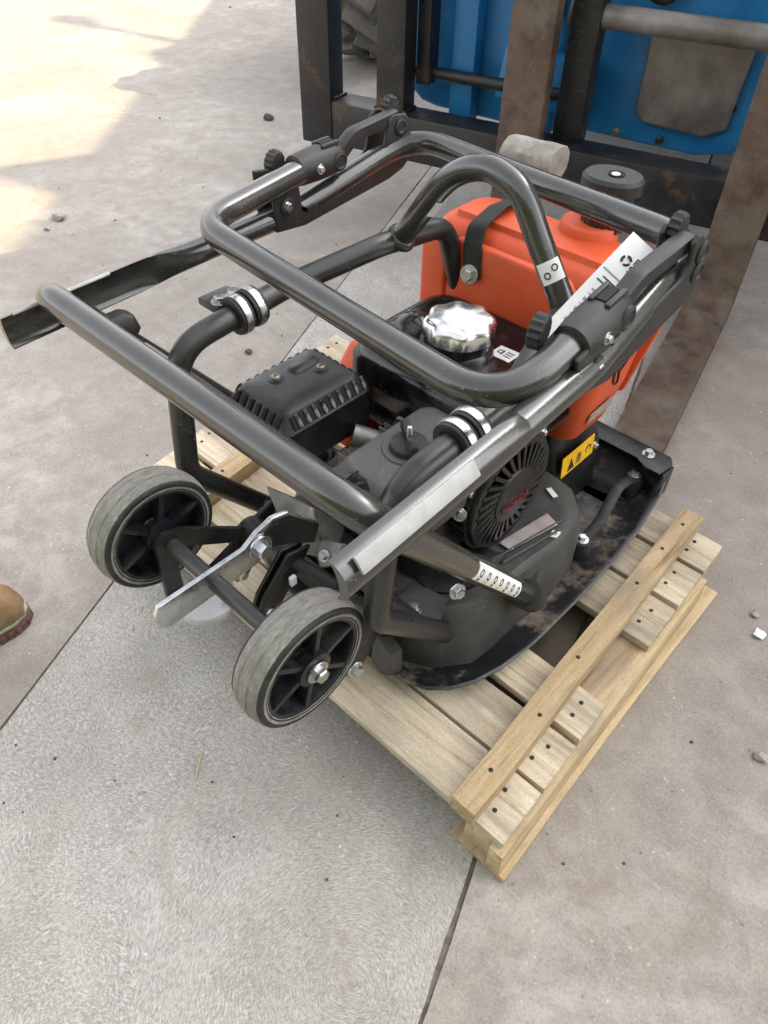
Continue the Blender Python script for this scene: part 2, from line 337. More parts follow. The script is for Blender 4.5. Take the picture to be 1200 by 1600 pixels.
# ------------------------------------------------------------------ ground: three slabs with recessed joints
g = G().add([W(-60, -60, -.005), W(60, -60, -.005), W(60, 60, -.005), W(-60, 60, -.005)], [(0, 1, 2, 3)])
mk('ground', g, M['joint'], kind='structure', smooth=0)
j1a, j1d = V((-.282, .022)), V((-.424, .905)).normalized(); j2a, j2d = V((.362, .367)), V((-.343, .94)).normalized()
def jline(a, d, off, t):
    p = a + d * t + V((d.y, -d.x)) * off; return (p.x, p.y)
def slab(name, pa, pb, mt):
    """pa: line of points on the left border, pb: on the right border, from near to far"""
    gg = G(); n = len(pa)
    top = [(*p, 0) for p in pa] + [(*p, 0) for p in pb]; low = [(x, y, -.05) for x, y, _ in top]
    fs = [(i, n + i, n + i + 1, i + 1) for i in range(n - 1)]
    fs += [(i, i + 1, 2 * n + i + 1, 2 * n + i) for i in range(n - 1)] + [(n + i + 1, n + i, 3 * n + i, 3 * n + i + 1) for i in range(n - 1)]
    gg.add(top + low, fs); return mk(name, gg, mt, kind='structure', smooth=0)
TS = [-40, -6, -2] + [x * .025 - 1 for x in range(0, 160)] + [3.2, 6, 40]
def edge(a, d, off, amp, sd):
    rr = random.Random(sd); o = []; w = 0
    for t in TS:
        w = .7 * w + rr.uniform(-amp, amp); o.append(jline(a, d, off + w, t))
    return o
e1l = edge(j1a, j1d, -.0022, .0005, 1); e1r = edge(j1a, j1d, .002, .0005, 2)
e2l = edge(j2a, j2d, -.0032, .0009, 3); e2r = edge(j2a, j2d, .003, .0012, 4)
slab('concrete_slab_left', [jline(j1a, j1d, -60, t) for t in TS], e1l, M['conc_left'])
slab('concrete_slab_middle', e1r, e2l, M['conc_mid'])
slab('concrete_slab_right', e2r, [jline(j2a, j2d, 60, t) for t in TS], M['conc_right'])
# unseen sunlit greenery, added so its green shows in the polished tubes
hd = empty('hedge', W(0, -2.4, 0), 'clipped green hedge running behind the photographer, in the sun', 'hedge')
rr = random.Random(21); g = G()
for i in range(-28, 29):
    x = i * .25; lump = [rr.uniform(-.06, .06) for _ in range(6)]
    g.box(W(x, -2.45 + lump[0] * .5, 1.15 + lump[1]), (.27, .62, 2.2), Matrix.Rotation(math.atan2(.679, .734), 3, 'Z'))
mk('core', g, M['hedgecore'], hd, smooth=0)
g = G()
for _ in range(5200):
    x = rr.uniform(-7, 7); t = rr.random()
    if t < .8: p = V(W(x, -2.12 + rr.gauss(0, .035), rr.uniform(.02, 2.3)))
    else: p = V(W(x, rr.uniform(-2.8, -2.1), 2.27 + rr.gauss(0, .04)))
    d = V((rr.uniform(-1, 1), rr.uniform(-1, 1), rr.uniform(-.3, 1))).normalized(); u_ = d.orthogonal().normalized(); w_ = d.cross(u_); s_ = rr.uniform(.045, .085)
    g.add([p - u_ * s_, p + w_ * s_ * .5, p + u_ * s_, p - w_ * s_ * .5], [(0, 1, 2, 3)])
mk('foliage', g, M['leaf'], hd, smooth=0, kind='stuff')

# ------------------------------------------------------------------ unseen clad block, added right of the view to shade the yard
XB = 3.2; HB = (XB + 1.10) * math.tan(SUN_EL) / _sx; YS = (XB + 1.10) * math.tan(SUN_AZ); YB = 1.0
bld = empty('building', W(XB + 3, 6, 0), 'tall pale metal clad building right of the yard, casting the shade', 'building')
g = G(); prof = []
y = YB
while y < 20: prof += [(XB, y), (XB, y + .12), (XB + .04, y + .16), (XB + .04, y + .26)]; y += .3
g.loft([[W(x, yy, z) for x, yy in prof] + [W(XB + 6, 20.2, z), W(XB + 6, YB, z)] for z in (0, HB - .02)])
mk('wall', g, M['cladding'], bld, smooth=0)
mk('roof', G().prism([W(XB - .02, YB - .02, HB - .01), W(XB - .02, 20.2, HB - .01), W(XB + 6.02, 20.2, HB - .01), W(XB + 6.02, YB - .02, HB - .01)], (0, 0, .015)), M['cladding'], bld, smooth=0)
def roofp(dx, y_):      # roof-top point whose shadow falls dx beyond the roof edge's shadow, at y_ ahead
    return W(XB, y_ + YS + dx * math.tan(SUN_AZ), HB + max(0, dx) * math.tan(SUN_EL) / _sx)
thick = V(W(XB + .05, 0)) - V(W(XB, 0))
mk('roof_vent', G().prism([roofp(*p) for p in ((0, 2.5), (0, 2.92), (.33, 2.76), (.33, 2.70))], thick), M['cladding'], bld, smooth=0)  # added wedge on the roof edge, shaped only for its shadow
mk('roof_mast', G().prism([roofp(*p) for p in ((0, 4.45), (0, 4.5), (.52, 4.80), (.72, 5.03), (.86, 5.02), (.82, 4.88), (.52, 4.74))], thick), M['cladding'], bld, smooth=0)  # added paddle outline, made to throw the thin shadow spike
mk('roof_bracket', G().prism([roofp(*p) for p in ((0, 4.0), (0, 4.5), (.14, 4.3))], thick), M['cladding'], bld, smooth=0)  # added triangle that throws the small shadow bump

# ------------------------------------------------------------------ pallet
PT = .0825
pal = empty('wooden_pallet', (-.06, .72, 0), 'pale new wooden pallet with long runners nailed on top, under the plate compactor', 'pallet')
def sl(f): return -.522 - .15 * (f - .377)
def sr(f): return .388 - .048 * (f - .38)
def quadboard(name, x0a, x1a, x0b, x1b, fa, fb, z0, z1, mt, bev=.0022, wob=.0015):
    rr = random.Random(int(fa * 1e4) + int(z1 * 1e5)); j = lambda: rr.uniform(-wob, wob)
    rings = []
    K = 6
    for i in range(K + 1):
        t = i / K; xa = x0a + (x1a - x0a) * t; xb = x0b + (x1b - x0b) * t
        d = j(); e = j() * .6
        rings.append([(xa, fa + d, z0), (xb, fb + d, z0), (xb, fb + d, z1 + e * .5), (xa, fa + d, z1 + e * .5)])
    return mk(name, G().loft(rings), mt, pal, bevel=bev, smooth=30)
rows = [(.380, .470), (.477, .560), (.573, .647), (.783, .878), (.887, .976), (.984, 1.062)]
nails = []
T_DECK = .016
for i, (a, b) in enumerate(rows):
    dz = random.Random(i).uniform(-.0012, .0012)
    quadboard('deck_board', sl(a), sr(a), sl(b), sr(b), a, b, PT - T_DECK + dz, PT + dz, M['deckwood'])
    for q in (.33, .68):
        f = a + (b - a) * q
        nails += [(sr(f) - random.uniform(.028, .045), f, PT + dz), (sl(f) + random.uniform(.02, .04), f, PT + dz)]
# stringers run forward under the deck, with lower boards and end blocks
ZS0, ZS1 = .012, PT - T_DECK - .0015
for x0, x1, w in ((.352, .330, .046), (-.07, -.09, .04), (-.49, -.575, .04)):
    rings = []
    for t in (0, .25, .5, .75, 1):
        f = .383 + .655 * t; x = x0 + (x1 - x0) * t
        rings.append([(x - w / 2, f, ZS0), (x + w / 2, f, ZS0), (x + w / 2, f, ZS1), (x - w / 2, f, ZS1)])
    mk('stringer', G().loft(rings), M['endwood'], pal, bevel=.002, smooth=30)
# flat skid boards on the ground under the stringers, wider than them
for x0, x1, w in ((.363, .345, .098), (-.49, -.575, .09)):
    rings = []
    for t in (0, .25, .5, .75, 1):
        f = .374 + .655 * t; x = x0 + (x1 - x0) * t - .004 * math.sin(t * 3)
        rings.append([(x - w / 2, f, 0.0005), (x + w / 2 - .006, f, 0.0005), (x + w / 2 - .006, f, ZS0 - .001), (x - w / 2, f, ZS0 - .001)])
    mk('skid_board', G().loft(rings), M['endwood'], pal, bevel=.0015, smooth=30)
# side strip along the right edge
rings = []
for t in (0, .2, .4, .6, .8, 1):
    f = .374 + .615 * t; x = .386 - .026 * t
    rings.append([(x - .012, f, .0125), (x + .011, f, .0125), (x + .009, f, .0645), (x - .012, f, .0645)])
mk('side_strip', G().loft(rings), M['endwood'], pal, bevel=.0015, smooth=30)
# runners nailed on the deck, hugging the machine
for (xa, xb, fa, fb, w, h) in ((.327, .287, .372, 1.066, .038, .034), (-.372, -.46, .385, 1.06, .044, .032)):
    rings = []; rr = random.Random(int(fa * 1000))
    for i in range(9):
        t = i / 8; x = xa + (xb - xa) * t + rr.uniform(-.0012, .0012); f = fa + (fb - fa) * t
        rings.append([(x - w / 2, f, PT + .0018), (x + w / 2, f, PT + .0018), (x + w / 2, f, PT + h), (x - w / 2, f, PT + h)])
    mk('top_runner', G().loft(rings), M['runwood'], pal, bevel=.0018, smooth=30)
    for q in (.09, .25, .42, .69, .83, .94): nails.append((xa + (xb - xa) * q + rr.uniform(-.006, .006), fa + (fb - fa) * q, PT + h))
nl = mk('nail', G().lathe([(.0034, -.002), (.0034, .0006), (.0026, .0010), (.0005, .0011)], (0, 0, 0), (0, 0, 1), 8), M['nail'], pal, origin=(0, 0, 0))
nl.location = V(nails[0]) - ORG[pal]
for p in nails[1:]: inst(nl, pal, p)

# ------------------------------------------------------------------ plate compactor
pc = empty('plate_compactor', (0, .78, PT), 'black plate compactor with orange water tank and folded tube handle, standing on the pallet', 'plate compactor')
# shared bolt meshes (hexagon head with washer, axis = local z)
def boltmesh(name, r):
    gg = G(); gg.lathe([(r * 1.55, 0), (r * 1.55, r * .25), (r * 1.5, r * .3), (.0005, r * .3)], (0, 0, 0), (0, 0, 1), 20)
    gg.lathe([(r, r * .28), (r, r * 1.05), (r * .86, r * 1.25), (.0003, r * 1.25)], (0, 0, 0), (0, 0, 1), 6); 
    me = mk(name, gg, M['zinc'], None, smooth=30, origin=(0, 0, 0)); return me
_b = boltmesh('bolt_source', .0075); BOLT = _b.data; BOLT.name = 'bolt'; bpy.data.objects.remove(_b)
def bolt(parent, p, ax, sc=1, name='bolt', mt=None):
    o = bpy.data.objects.new(name, BOLT); COL.objects.link(o); o.parent = parent; o.location = V(p) - ORG[parent]; ORG[o] = V(p)
    o.rotation_mode = 'QUATERNION'; o.rotation_quaternion = V(ax).to_track_quat('Z', 'Y') @ Quaternion((0, 0, 1), random.uniform(0, 1)); o.scale = (sc,) * 3
    return o
# base plate: dished steel shell
half = [(.10, .452), (.150, .456), (.180, .468), (.205, .492), (.224, .525), (.238, .575), (.246, .64), (.248, .75), (.246, .86), (.240, .96), (.230, 1.04), (.216, 1.085)]
outl = half + [(-x, y) for x, y in reversed(half)]
def offs(poly, d):
    n = len(poly); o = []
    for i in range(n):
        a = V(poly[i - 1]); b = V(poly[i]); c = V(poly[(i + 1) % n]); t = ((b - a).normalized() + (c - b).normalized()).normalized()
        o.append(b + V((-t.y, t.x)) * d)
    return o
def rg(d, z, fz=None): return [(p.x, p.y, z + (fz(p) if fz else 0)) for p in offs(outl, d)]
up = lambda p: max(0, (p.y - .98)) * .35
g = G().loft([rg(.045, PT + .0015), rg(.020, PT + .006), rg(.001, .1085, up), rg(0, .113, up), rg(.004, .1145, up), rg(.012, .110, up), rg(.034, .0985, lambda p: up(p) * .4), rg(.06, .0965), rg(.11, .0965)])
plate = mk('base_plate', g, mat('plate_steel', (.010, .011, .014), (.02, .021, .024), rough=.32, scale=26, dust=.85, dustc=(.26, .21, .155), dustlo=.52, dusthi=.68, bmp=.35, bscale=220), pc, smooth=50)
# raised front lip with its folded flange
g = G().prism([(-.212, 1.080, .10), (.212, 1.080, .10), (.206, 1.088, .168), (-.206, 1.088, .168)], (0, .010, .002))
lip = mk('front_lip', g, M['black'], plate, bevel=.003)
g = G().prism([(-.19, 1.058, .168), (.16, 1.058, .168), (.185, 1.045, .168), (.213, 1.046, .168), (.218, 1.085, .168), (.206, 1.102, .168), (-.206, 1.102, .168)], (0, 0, .006))
fl = mk('lip_flange', g, M['black'], lip, bevel=.002)
bolt(fl, (.172, 1.080, .1735), (0, 0, 1), 1.0); bolt(fl, (-.172, 1.080, .1735), (0, 0, 1), 1.0)
# side cheek at the front corner
mk('corner_cheek', G().prism([(.214, 1.02, .105), (.214, 1.092, .105), (.214, 1.092, .166), (.214, 1.055, .166)], (.006, 0, 0)), M['black'], lip, bevel=.002)
# tie strap between two lugs on the plate floor
path = fillet([(.170, 1.052, .135), (.166, 1.0, .142), (.178, .93, .112), (.186, .86, .124)], .03)
mk('tie_strap', G().tube(subdiv(path, .02), .008, 10, prof=lambda t, a: (math.cos(a) * .005, math.sin(a) * .010)), M['rubberblack'], plate)
for p, zz in (((.170, 1.052), .142), ((.186, .858), .130)):
    lg = mk('strap_lug', G().lathe([(.020, .0975), (.018, zz - .012), (.014, zz), (.001, zz)], (p[0], p[1], 0), (0, 0, 1), 16), M['rubberblack'], plate, bevel=.001)
    bolt(lg, (p[0], p[1], zz), (0, 0, 1), .95)

# engine deck housing
hb = [(.06, .484), (.116, .487), (.158, .510), (.194, .556), (.199, .60), (.199, .66), (.205, .74), (.197, .81), (.182, .855), (.14, .90), (.09, .912)]
ht = [(.055, .500), (.108, .502), (.150, .525), (.176, .566), (.180, .61), (.182, .67), (.190, .74), (.185, .785), (.168, .815), (.135, .835), (.085, .840)]
def sym(h, z): return [(x, y, z) for x, y in h] + [(-x, y, z) for x, y in reversed(h)]
def mixh(a, b, t): return [(p[0] + (q[0] - p[0]) * t, p[1] + (q[1] - p[1]) * t) for p, q in zip(a, b)]
inn = [(x * .93, .66 + (y - .66) * .94) for x, y in ht]
g = G().loft([sym(hb, .098), sym(mixh(hb, ht, .10), .165), sym(mixh(hb, ht, .38), .202), sym(mixh(hb, ht, .62), .2165), sym(ht, .222), sym(inn, .2195), sym([(x * .9, .66 + (y - .66) * .92) for x, y in ht], .2185)])
deck = mk('engine_deck', g, M['deck'], pc, smooth=42)
# dark textured mat on the deck and ribs
g = G().prism([(.075, .545, .219), (.120, .535, .219), (.146, .556, .219), (.160, .590, .219), (.166, .64, .219), (.160, .664, .219), (.11, .655, .219), (.075, .60, .219)], (0, 0, .0045))
mk('deck_mat', g, M['black'], deck, bevel=.001)
for a, b in (((.150, .655, .223), (.176, .79, .223)), ((.162, .65, .223), (.183, .76, .223))):
    mk('deck_rib', G().tube([a, b], .0022, 8), M['deck'], deck)
# type plate (bare metal) with rivets
def flat(pts, th, name, mt, par, **k): return mk(name, G().prism(pts, (0, 0, th)), mt, par, smooth=0, **k)
tp = [(.134, .678), (.156, .678), (.176, .772), (.150, .780)]
typ = flat([(x, y, .2222) for x, y in tp], .0016, 'type_plate', mat('type_plate_metal', (.40, .36, .35), (.52, .47, .46), rough=.45, metal=.6, scale=60, dust=.3), deck)
for x, y in tp: mk('rivet', G().lathe([(.0022, 0), (.0016, .0012), (.0003, .0014)], (.155 + (x - .155) * .86, .726 + (y - .726) * .93, .2238), (0, 0, 1), 8), M['zinc'], typ)
ic = flat([(.1795, .742, .2218), (.1905, .7475, .2218), (.1885, .762, .2218), (.177, .757, .2218)], .0012, 'warning_sticker', M['white'], deck)
mk('warning_symbol', G().ring((.184, .752, .2233), (0, 0, 1), .0028, .0042, .0006, 3), M['ink'], ic)
mk('reference_sticker', G().box((.128, .826, .2222), (.022, .009, .0012), Matrix.Rotation(R(-25), 3, 'Z')), M['white'], deck)
# mudguard flap on the rear corner of the deck
mk('deck_skirt', G().prism([(.085, .458, .17), (.128, .448, .165), (.128, .448, .112), (.112, .446, .102), (.085, .452, .104)], (.006, .02, 0)), M['deck'], deck, bevel=.003)
# exciter housing in front, under the tank, with warning label
g = G().loft([rrect(-.02, .955, .125, .085, .02, .10), rrect(-.02, .955, .12, .08, .02, .20), rrect(-.02, .95, .10, .06, .02, .275)])
exc = mk('exciter_housing', g, M['black'], pc, bevel=0, smooth=40)
yl = mk('warning_label', G().prism([(.1065, .888, .198), (.1065, .985, .198), (.103, .985, .238), (.103, .888, .238)], (.0015, 0, 0)), M['yellow'], exc, smooth=0)
mk('warning_symbol', G().prism([(.1078, .905, .204), (.1078, .925, .204), (.1055, .915, .226)], (.0009, 0, 0)), M['ink'], yl)
for k in range(4): mk('warning_text', G().box((.1072, .938 + k * .0, .206 + k * .006), (.001, .016 - k * .002, .0022)), M['ink'], yl)
mk('warning_text', G().ring((.1063, .968, .217), (1, 0, 0), .006, .0085, .001, 16), M['ink'], yl)
bolt(exc, (.104, .995, .205), (1, 0, 0), .8)
# left belt guard, orange
g = G().prism([(-.215, .66, .24), (-.215, .67, .36), (-.215, .71, .405), (-.215, .76, .41), (-.215, .90, .30), (-.215, .93, .20), (-.215, .70, .20)], (.05, 0, 0))
mk('belt_guard', g, M['orange'], pc, bevel=.012, seg=3)

# ------------------------------------------------------------------ engine
eng = mk('crankcase', G().loft([rrect(-.005, .65, .105, .115, .03, .222), rrect(-.005, .66, .10, .11, .03, .30), rrect(-.005, .67, .085, .10, .03, .335)]), M['black'], pc, smooth=40)
# finned cylinder block between air filter and silencer
g = G()
for k in range(9): g.box((-.035, .548 + k * .012, .335), (.074, .003, .044))
g.box((-.035, .59, .32), (.05, .12, .05)); mk('cylinder_fins', g, M['alu'], pc, bevel=.0008)
mk('intake_pipe', G().tube(fillet([(-.05, .66, .36), (-.05, .70, .40), (-.05, .74, .37)], .02), .012, 12), M['alu'], pc)
# rear aluminium casting and carburettor bracket
g = G().loft([[(-.125, .452, .325), (-.035, .462, .335), (-.012, .450, .310), (-.06, .430, .29)], [(-.118, .505, .265), (-.02, .512, .27), (-.004, .468, .24), (-.06, .446, .235)]])
cas = mk('gear_casting', g, M['alu'], pc, bevel=.006, seg=3)
mk('casting_lug', G().prism([(-.006, .452, .30), (.022, .462, .305), (.030, .440, .285), (.012, .428, .275), (-.008, .438, .285)], (0, .012, -.01)), M['alu'], cas, bevel=.003)
bolt(cas, (.010, .440, .288), (.1, -.75, .6), .75)
mk('casting_boss', G().cyl((.018, .448, .29), (.055, .470, .28), .006), M['alu'], cas)
# fuel tank
cx_, cy_ = -.035, .765
g = G().loft([rrect(cx_, cy_, .10, .08, .03, .335), rrect(cx_, cy_, .128, .106, .035, .345), rrect(cx_, cy_, .137, .113, .04, .40), rrect(cx_, cy_, .135, .112, .04, .432), rrect(cx_, cy_, .125, .103, .04, .452), rrect(cx_, cy_, .112, .09, .035, .459), rrect(cx_, cy_, .102, .082, .032, .4575), rrect(cx_, cy_, .096, .076, .03, .4535), rrect(cx_, cy_, .06, .05, .03, .4535)])
tank = mk('fuel_tank', g, M['gloss'], pc, smooth=45)
g = G().loft([rrect(cx_, cy_, .139, .115, .04, .347), rrect(cx_, cy_, .146, .122, .042, .349), rrect(cx_, cy_, .146, .122, .042, .353), rrect(cx_, cy_, .139, .115, .04, .355)]); mk('tank_seam', g, M['gloss'], tank, smooth=30)
mk('filler_boss', G().lathe([(.058, .445), (.055, .466), (.050, .472), (.001, .473)], (-.03, .742, 0), (0, 0, 1), 32), M['gloss'], tank)
mk('gauge_boss', G().lathe([(.034, .44), (.032, .462), (.024, .476), (.010, .482), (.001, .483)], (-.105, .740, 0), (0, 0, 1), 28), M['gloss'], tank, smooth=60)
def lob(u, h):
    a = math.cos(2 * math.pi * u * 8)
    return 1 + .055 * a * (1 if .487 < h < .512 else .35 if h < .5 else .9)
cap = mk('fuel_cap', G().lathe([(.045, .472), (.047, .476), (.047, .486)], (-.022, .738, 0), (0, 0, 1), 96, lob), M['gloss'], tank, smooth=40)
g = G().lathe([(.047, .4865), (.0485, .489), (.0485, .505), (.046, .5105), (.041, .5125), (.02, .5128), (.001, .5128)], (-.022, .738, 0), (0, 0, 1), 96, lob); mk('cap_top', g, M['chrome'], cap, smooth=50)
fs = flat([(.010, .770, .4538), (.044, .772, .4538), (.044, .802, .4538), (.010, .800, .4538)], .0012, 'fuel_sticker', M['white'], tank)
mk('fuel_symbol', G().ring((.020, .786, .4552), (0, 0, 1), .004, .0062, .0005, 4).box((.034, .7915, .4552), (.012, .0018, .0005)).box((.034, .786, .4552), (.012, .0018, .0005)).box((.034, .7805, .4552), (.012, .0018, .0005)).box((.023, .786, .4552), (.002, .012, .0005)), M['ink'], fs)
# air filter
ax_, ay_ = .055, .566
g = G().loft([rrect(ax_, ay_, .058, .090, .022, .335), rrect(ax_, ay_, .062, .094, .022, .342), rrect(ax_, ay_, .060, .092, .022, .405), rrect(ax_, ay_, .058, .090, .021, .418), rrect(ax_, ay_, .054, .086, .02, .426), rrect(ax_, ay_, .048, .080, .02, .429), rrect(ax_, ay_, .020, .04, .02, .4305)])
af = mk('air_filter_cover', g, M['plastic'], pc, smooth=50)
mk('cover_seat', G().lathe([(.036, 0.4232), (.036, 0.4297), (.034, 0.4327), (.026, 0.4327), (.001, 0.4324)], (.050, .558, 0), (0, 0, 1), 32), M['plastic'], af, smooth=40)
kn = mk('wing_knob', G().lathe([(.026, 0.4322), (.024, 0.4402), (.014, 0.4432), (.001, 0.4432)], (.050, .558, 0), (0, 0, 1), 28), M['rubberblack'], af, smooth=40)
g = G()
for sgn in (-1, 1):
    d = V((.82, -.57, 0)) * sgn; w = V((.57, .82, 0)) * .0055
    c = V((.050, .558, 0))
    pts = [c + d * .004 + V((0, 0, 0.4422)), c + d * .028 + V((0, 0, 0.4422)), c + d * .030 + V((0, 0, 0.4542)), c + d * .022 + V((0, 0, 0.4612)), c + d * .004 + V((0, 0, 0.4532))]
    g.prism([p - w for p in pts], w * 2)
mk('wing', g, M['rubberblack'], kn, bevel=.002)
mk('knob_stud', G().lathe([(.0045, 0.4462), (.0045, 0.4622), (.003, 0.4652), (.0005, 0.4657)], (.050, .558, 0), (0, 0, 1), 12), M['zinc'], kn)
# silencer with slotted guard
mx, my = -.143, .545
g = G().loft([rrect(mx, my, .058, .076, .012, .362), rrect(mx, my, .064, .082, .014, .370), rrect(mx, my, .064, .082, .014, .424), rrect(mx, my, .049, .067, .012, .446), rrect(mx, my, .043, .060, .01, .4485), rrect(mx, my, .02, .03, .01, .4485)])
mf = mk('silencer_guard', g, M['black'], pc, smooth=30)
g = G(); sl_ = M['void']
def slot(c, u, w_, nrm):
    q = Matrix((V(u).normalized(), V(w_).normalized(), V(nrm).normalized())).transposed(); return q
for k in range(9):      # dark boxes painting slot shade along the four sloping shoulders
    f = my - .060 + k * .015
    for sg in (1, -1):
        nrm = V((sg * .82, 0, .57)).normalized(); u = V((0, 1, 0)); w_ = nrm.cross(u)
        g.box((mx + sg * .0570, f, .4358), (.006, .019, .0035), Matrix((u, w_, nrm)).transposed())
for k in range(7):
    x = mx - .042 + k * .014
    for sg in (1, -1):
        nrm = V((0, sg * .82, .57)).normalized(); u = V((1, 0, 0)); w_ = nrm.cross(u)
        g.box((x, my + sg * .0752, .4358), (.006, .019, .0035), Matrix((u, w_, nrm)).transposed())
mk('guard_slots', g, M['void'], mf, smooth=0)
g = G()
for k in range(9):
    nrm = V((.82, 0, .57)).normalized(); u = V((0, 1, 0)); g.box((mx + .0584, my - .0525 + k * .015, .4370), (.0075, .020, .0022), Matrix((u, nrm.cross(u), nrm)).transposed())
mk('guard_louvres', g, M['gloss'], mf, bevel=.0008)
mk('spark_lead', G().tube(catmull([(-.03, .545, .36), (-.02, .52, .385), (.0, .50, .36), (.0, .485, .32)]), .0042, 8), M['rubberblack'], mf)
mk('fuel_hose', G().tube(catmull([(-.06, .665, .36), (-.055, .64, .345), (-.02, .63, .35), (.0, .64, .34)]), .005, 8), M['rubberblack'], mf)
for x, y_ in ((mx - .022, my - .022), (mx + .004, my + .038)):
    mk('screw_dimple', G().lathe([(.012, .4488), (.010, .4494), (.0005, .4492)], (x, y_, 0), (0, 0, 1), 20), M['black'], mf)
    sc_ = mk('guard_screw', G().lathe([(.0062, .4492), (.0058, .4532), (.0035, .4542), (.0032, .4522), (.0003, .4520)], (x, y_, 0), (0, 0, 1), 16), mat('old_screw', (.30, .27, .22), (.42, .38, .32), rough=.5, metal=.8), mf)
mk('guard_emboss', G().loft([rrect(mx - .022, my + .028, .012, .026, .01, .4483), rrect(mx - .022, my + .028, .009, .023, .008, .4515)]), M['black'], mf, smooth=50)
mk('silencer_body', G().cyl((mx + .02, my - .05, .375), (mx + .02, my + .05, .375), .04), M['rust'], mf)
mk('exhaust_stub', G().tube(fillet([(-.075, .58, .37), (-.05, .60, .36), (-.045, .62, .34)], .02), .016, 14), M['alu'], mf)
# recoil starter on the right side
rc = V((0, .694, .312)); A = V((1, 0, 0))
def rp(s, ang, r_): return V((s, rc.y + r_ * math.cos(ang), rc.z + r_ * math.sin(ang)))
g = G().lathe([(.092, .03), (.096, .05), (.090, .118), (.083, .126)], rc, A, 48); st = mk('recoil_starter', g, M['void'], pc, smooth=40)
mk('starter_rim', G().ring(rc + A * .126, A, .078, .0905, .010, 48), M['black'], st, bevel=.002)
mk('starter_hub', G().lathe([(.046, .118), (.046, .133), (.043, .1365), (.001, .1385)], rc, A, 40), M['black'], st, smooth=40)
g = G()
for k in range(30):
    a = 2 * math.pi * k / 30; a2 = a + .16
    p = rp(.131, a, .044); q = rp(.129, a2, .082); d = (q - p).normalized(); n_ = V((1, 0, 0)); w_ = n_.cross(d)
    mk('starter_rib', G().box((p + q) / 2, ((q - p).length, .0062, .008), Matrix((d, w_, n_)).transposed()), M['black'], st, bevel=.0008)
g = G()
for k in range(26):
    a = R(-20 + k * 9)
    n_ = V((0, math.cos(a), math.sin(a))); t_ = V((0, -math.sin(a), math.cos(a)))
    g.box(rp(.088, a, .0945), (.064, .0055, .006), Matrix((A, t_, n_)).transposed())
g.ring(rc + A * .120, A, .088, .0965, .006, 48).ring(rc + A * .088, A, .090, .0975, .008, 48).ring(rc + A * .056, A, .090, .0985, .010, 48)
mk('starter_cage', g, M['black'], st, bevel=.0008)
for a in (150, 35, -85): bolt(st, rp(.116, R(a), .099), (1, 0, 0), .7); mk('starter_ear', G().cyl(rp(.04, R(a), .099), rp(.116, R(a), .099), .012, n=14), M['black'], st)
def text(body, size, name, mt, par, o, xdir, ydir, th=.0005, al='CENTER'):
    cu = bpy.data.curves.new(name, 'FONT'); cu.body = body; cu.size = size; cu.extrude = th; cu.align_x = al; cu.align_y = 'CENTER'
    tmp = bpy.data.objects.new('tmp', cu); COL.objects.link(tmp)
    dg = bpy.context.evaluated_depsgraph_get(); me = bpy.data.meshes.new_from_object(tmp.evaluated_get(dg)); bpy.data.objects.remove(tmp); bpy.data.curves.remove(cu)
    me.name = name; me.materials.clear(); me.materials.append(mt)
    xd = V(xdir).normalized(); zd = xd.cross(V(ydir)).normalized(); yd = zd.cross(xd)
    ob = bpy.data.objects.new(name, me); COL.objects.link(ob); ob.parent = par
    ob.rotation_mode = 'QUATERNION'; ob.rotation_quaternion = Matrix((xd, yd, zd)).transposed().to_quaternion(); ob.location = V(o) - ORG[par]; ORG[ob] = V(o)
    return ob
text('HONDA', .017, 'starter_lettering', M['red'], st, rc + A * .1388 + V((0, .002, -.012)), (0, 1, 0), (0, 0, 1))
mk('starter_top_guard', G().loft([rrect(.098, .672, .028, .040, .012, .34), rrect(.098, .672, .028, .040, .012, .392), rrect(.098, .672, .022, .034, .01, .402)]), M['black'], st, smooth=40)
bolt(st, (.118, .590, .335), (.6, -.6, .5), .8)
# starter grip (rubber handle lying against the deck)
g = G().loft([[(.158 + .006 * math.cos(a), f, .268 - (f - .55) * .35 + .009 * math.sin(a)) for a in [2 * math.pi * i / 14 for i in range(14)]] for f in (.55, .556, .60, .644, .65)])
mk('starter_grip', g, M['rubberblack'], st, smooth=40)

# ------------------------------------------------------------------ water tank (orange)
def tring(x0, x1, y0, y1, rad, z, bulge=0, seg=6):
    return rrect((x0 + x1) / 2, (y0 + y1) / 2, (x1 - x0) / 2, (y1 - y0) / 2, rad, z, seg)
g = G().loft([tring(-.12, .095, .885, .985, .02, .272), tring(-.14, .112, .872, 1.0, .028, .285), tring(-.165, .128, .868, 1.008, .03, .36), tring(-.188, .140, .866, 1.01, .03, .45),
              tring(-.198, .146, .868, 1.008, .03, .52), tring(-.196, .144, .872, 1.005, .03, .545), tring(-.188, .136, .884, .998, .028, .558), tring(-.17, .12, .905, .985, .025, .566), tring(-.12, .07, .93, .965, .012, .569)])
wt = mk('water_tank', g, M['orange'], pc, smooth=55)
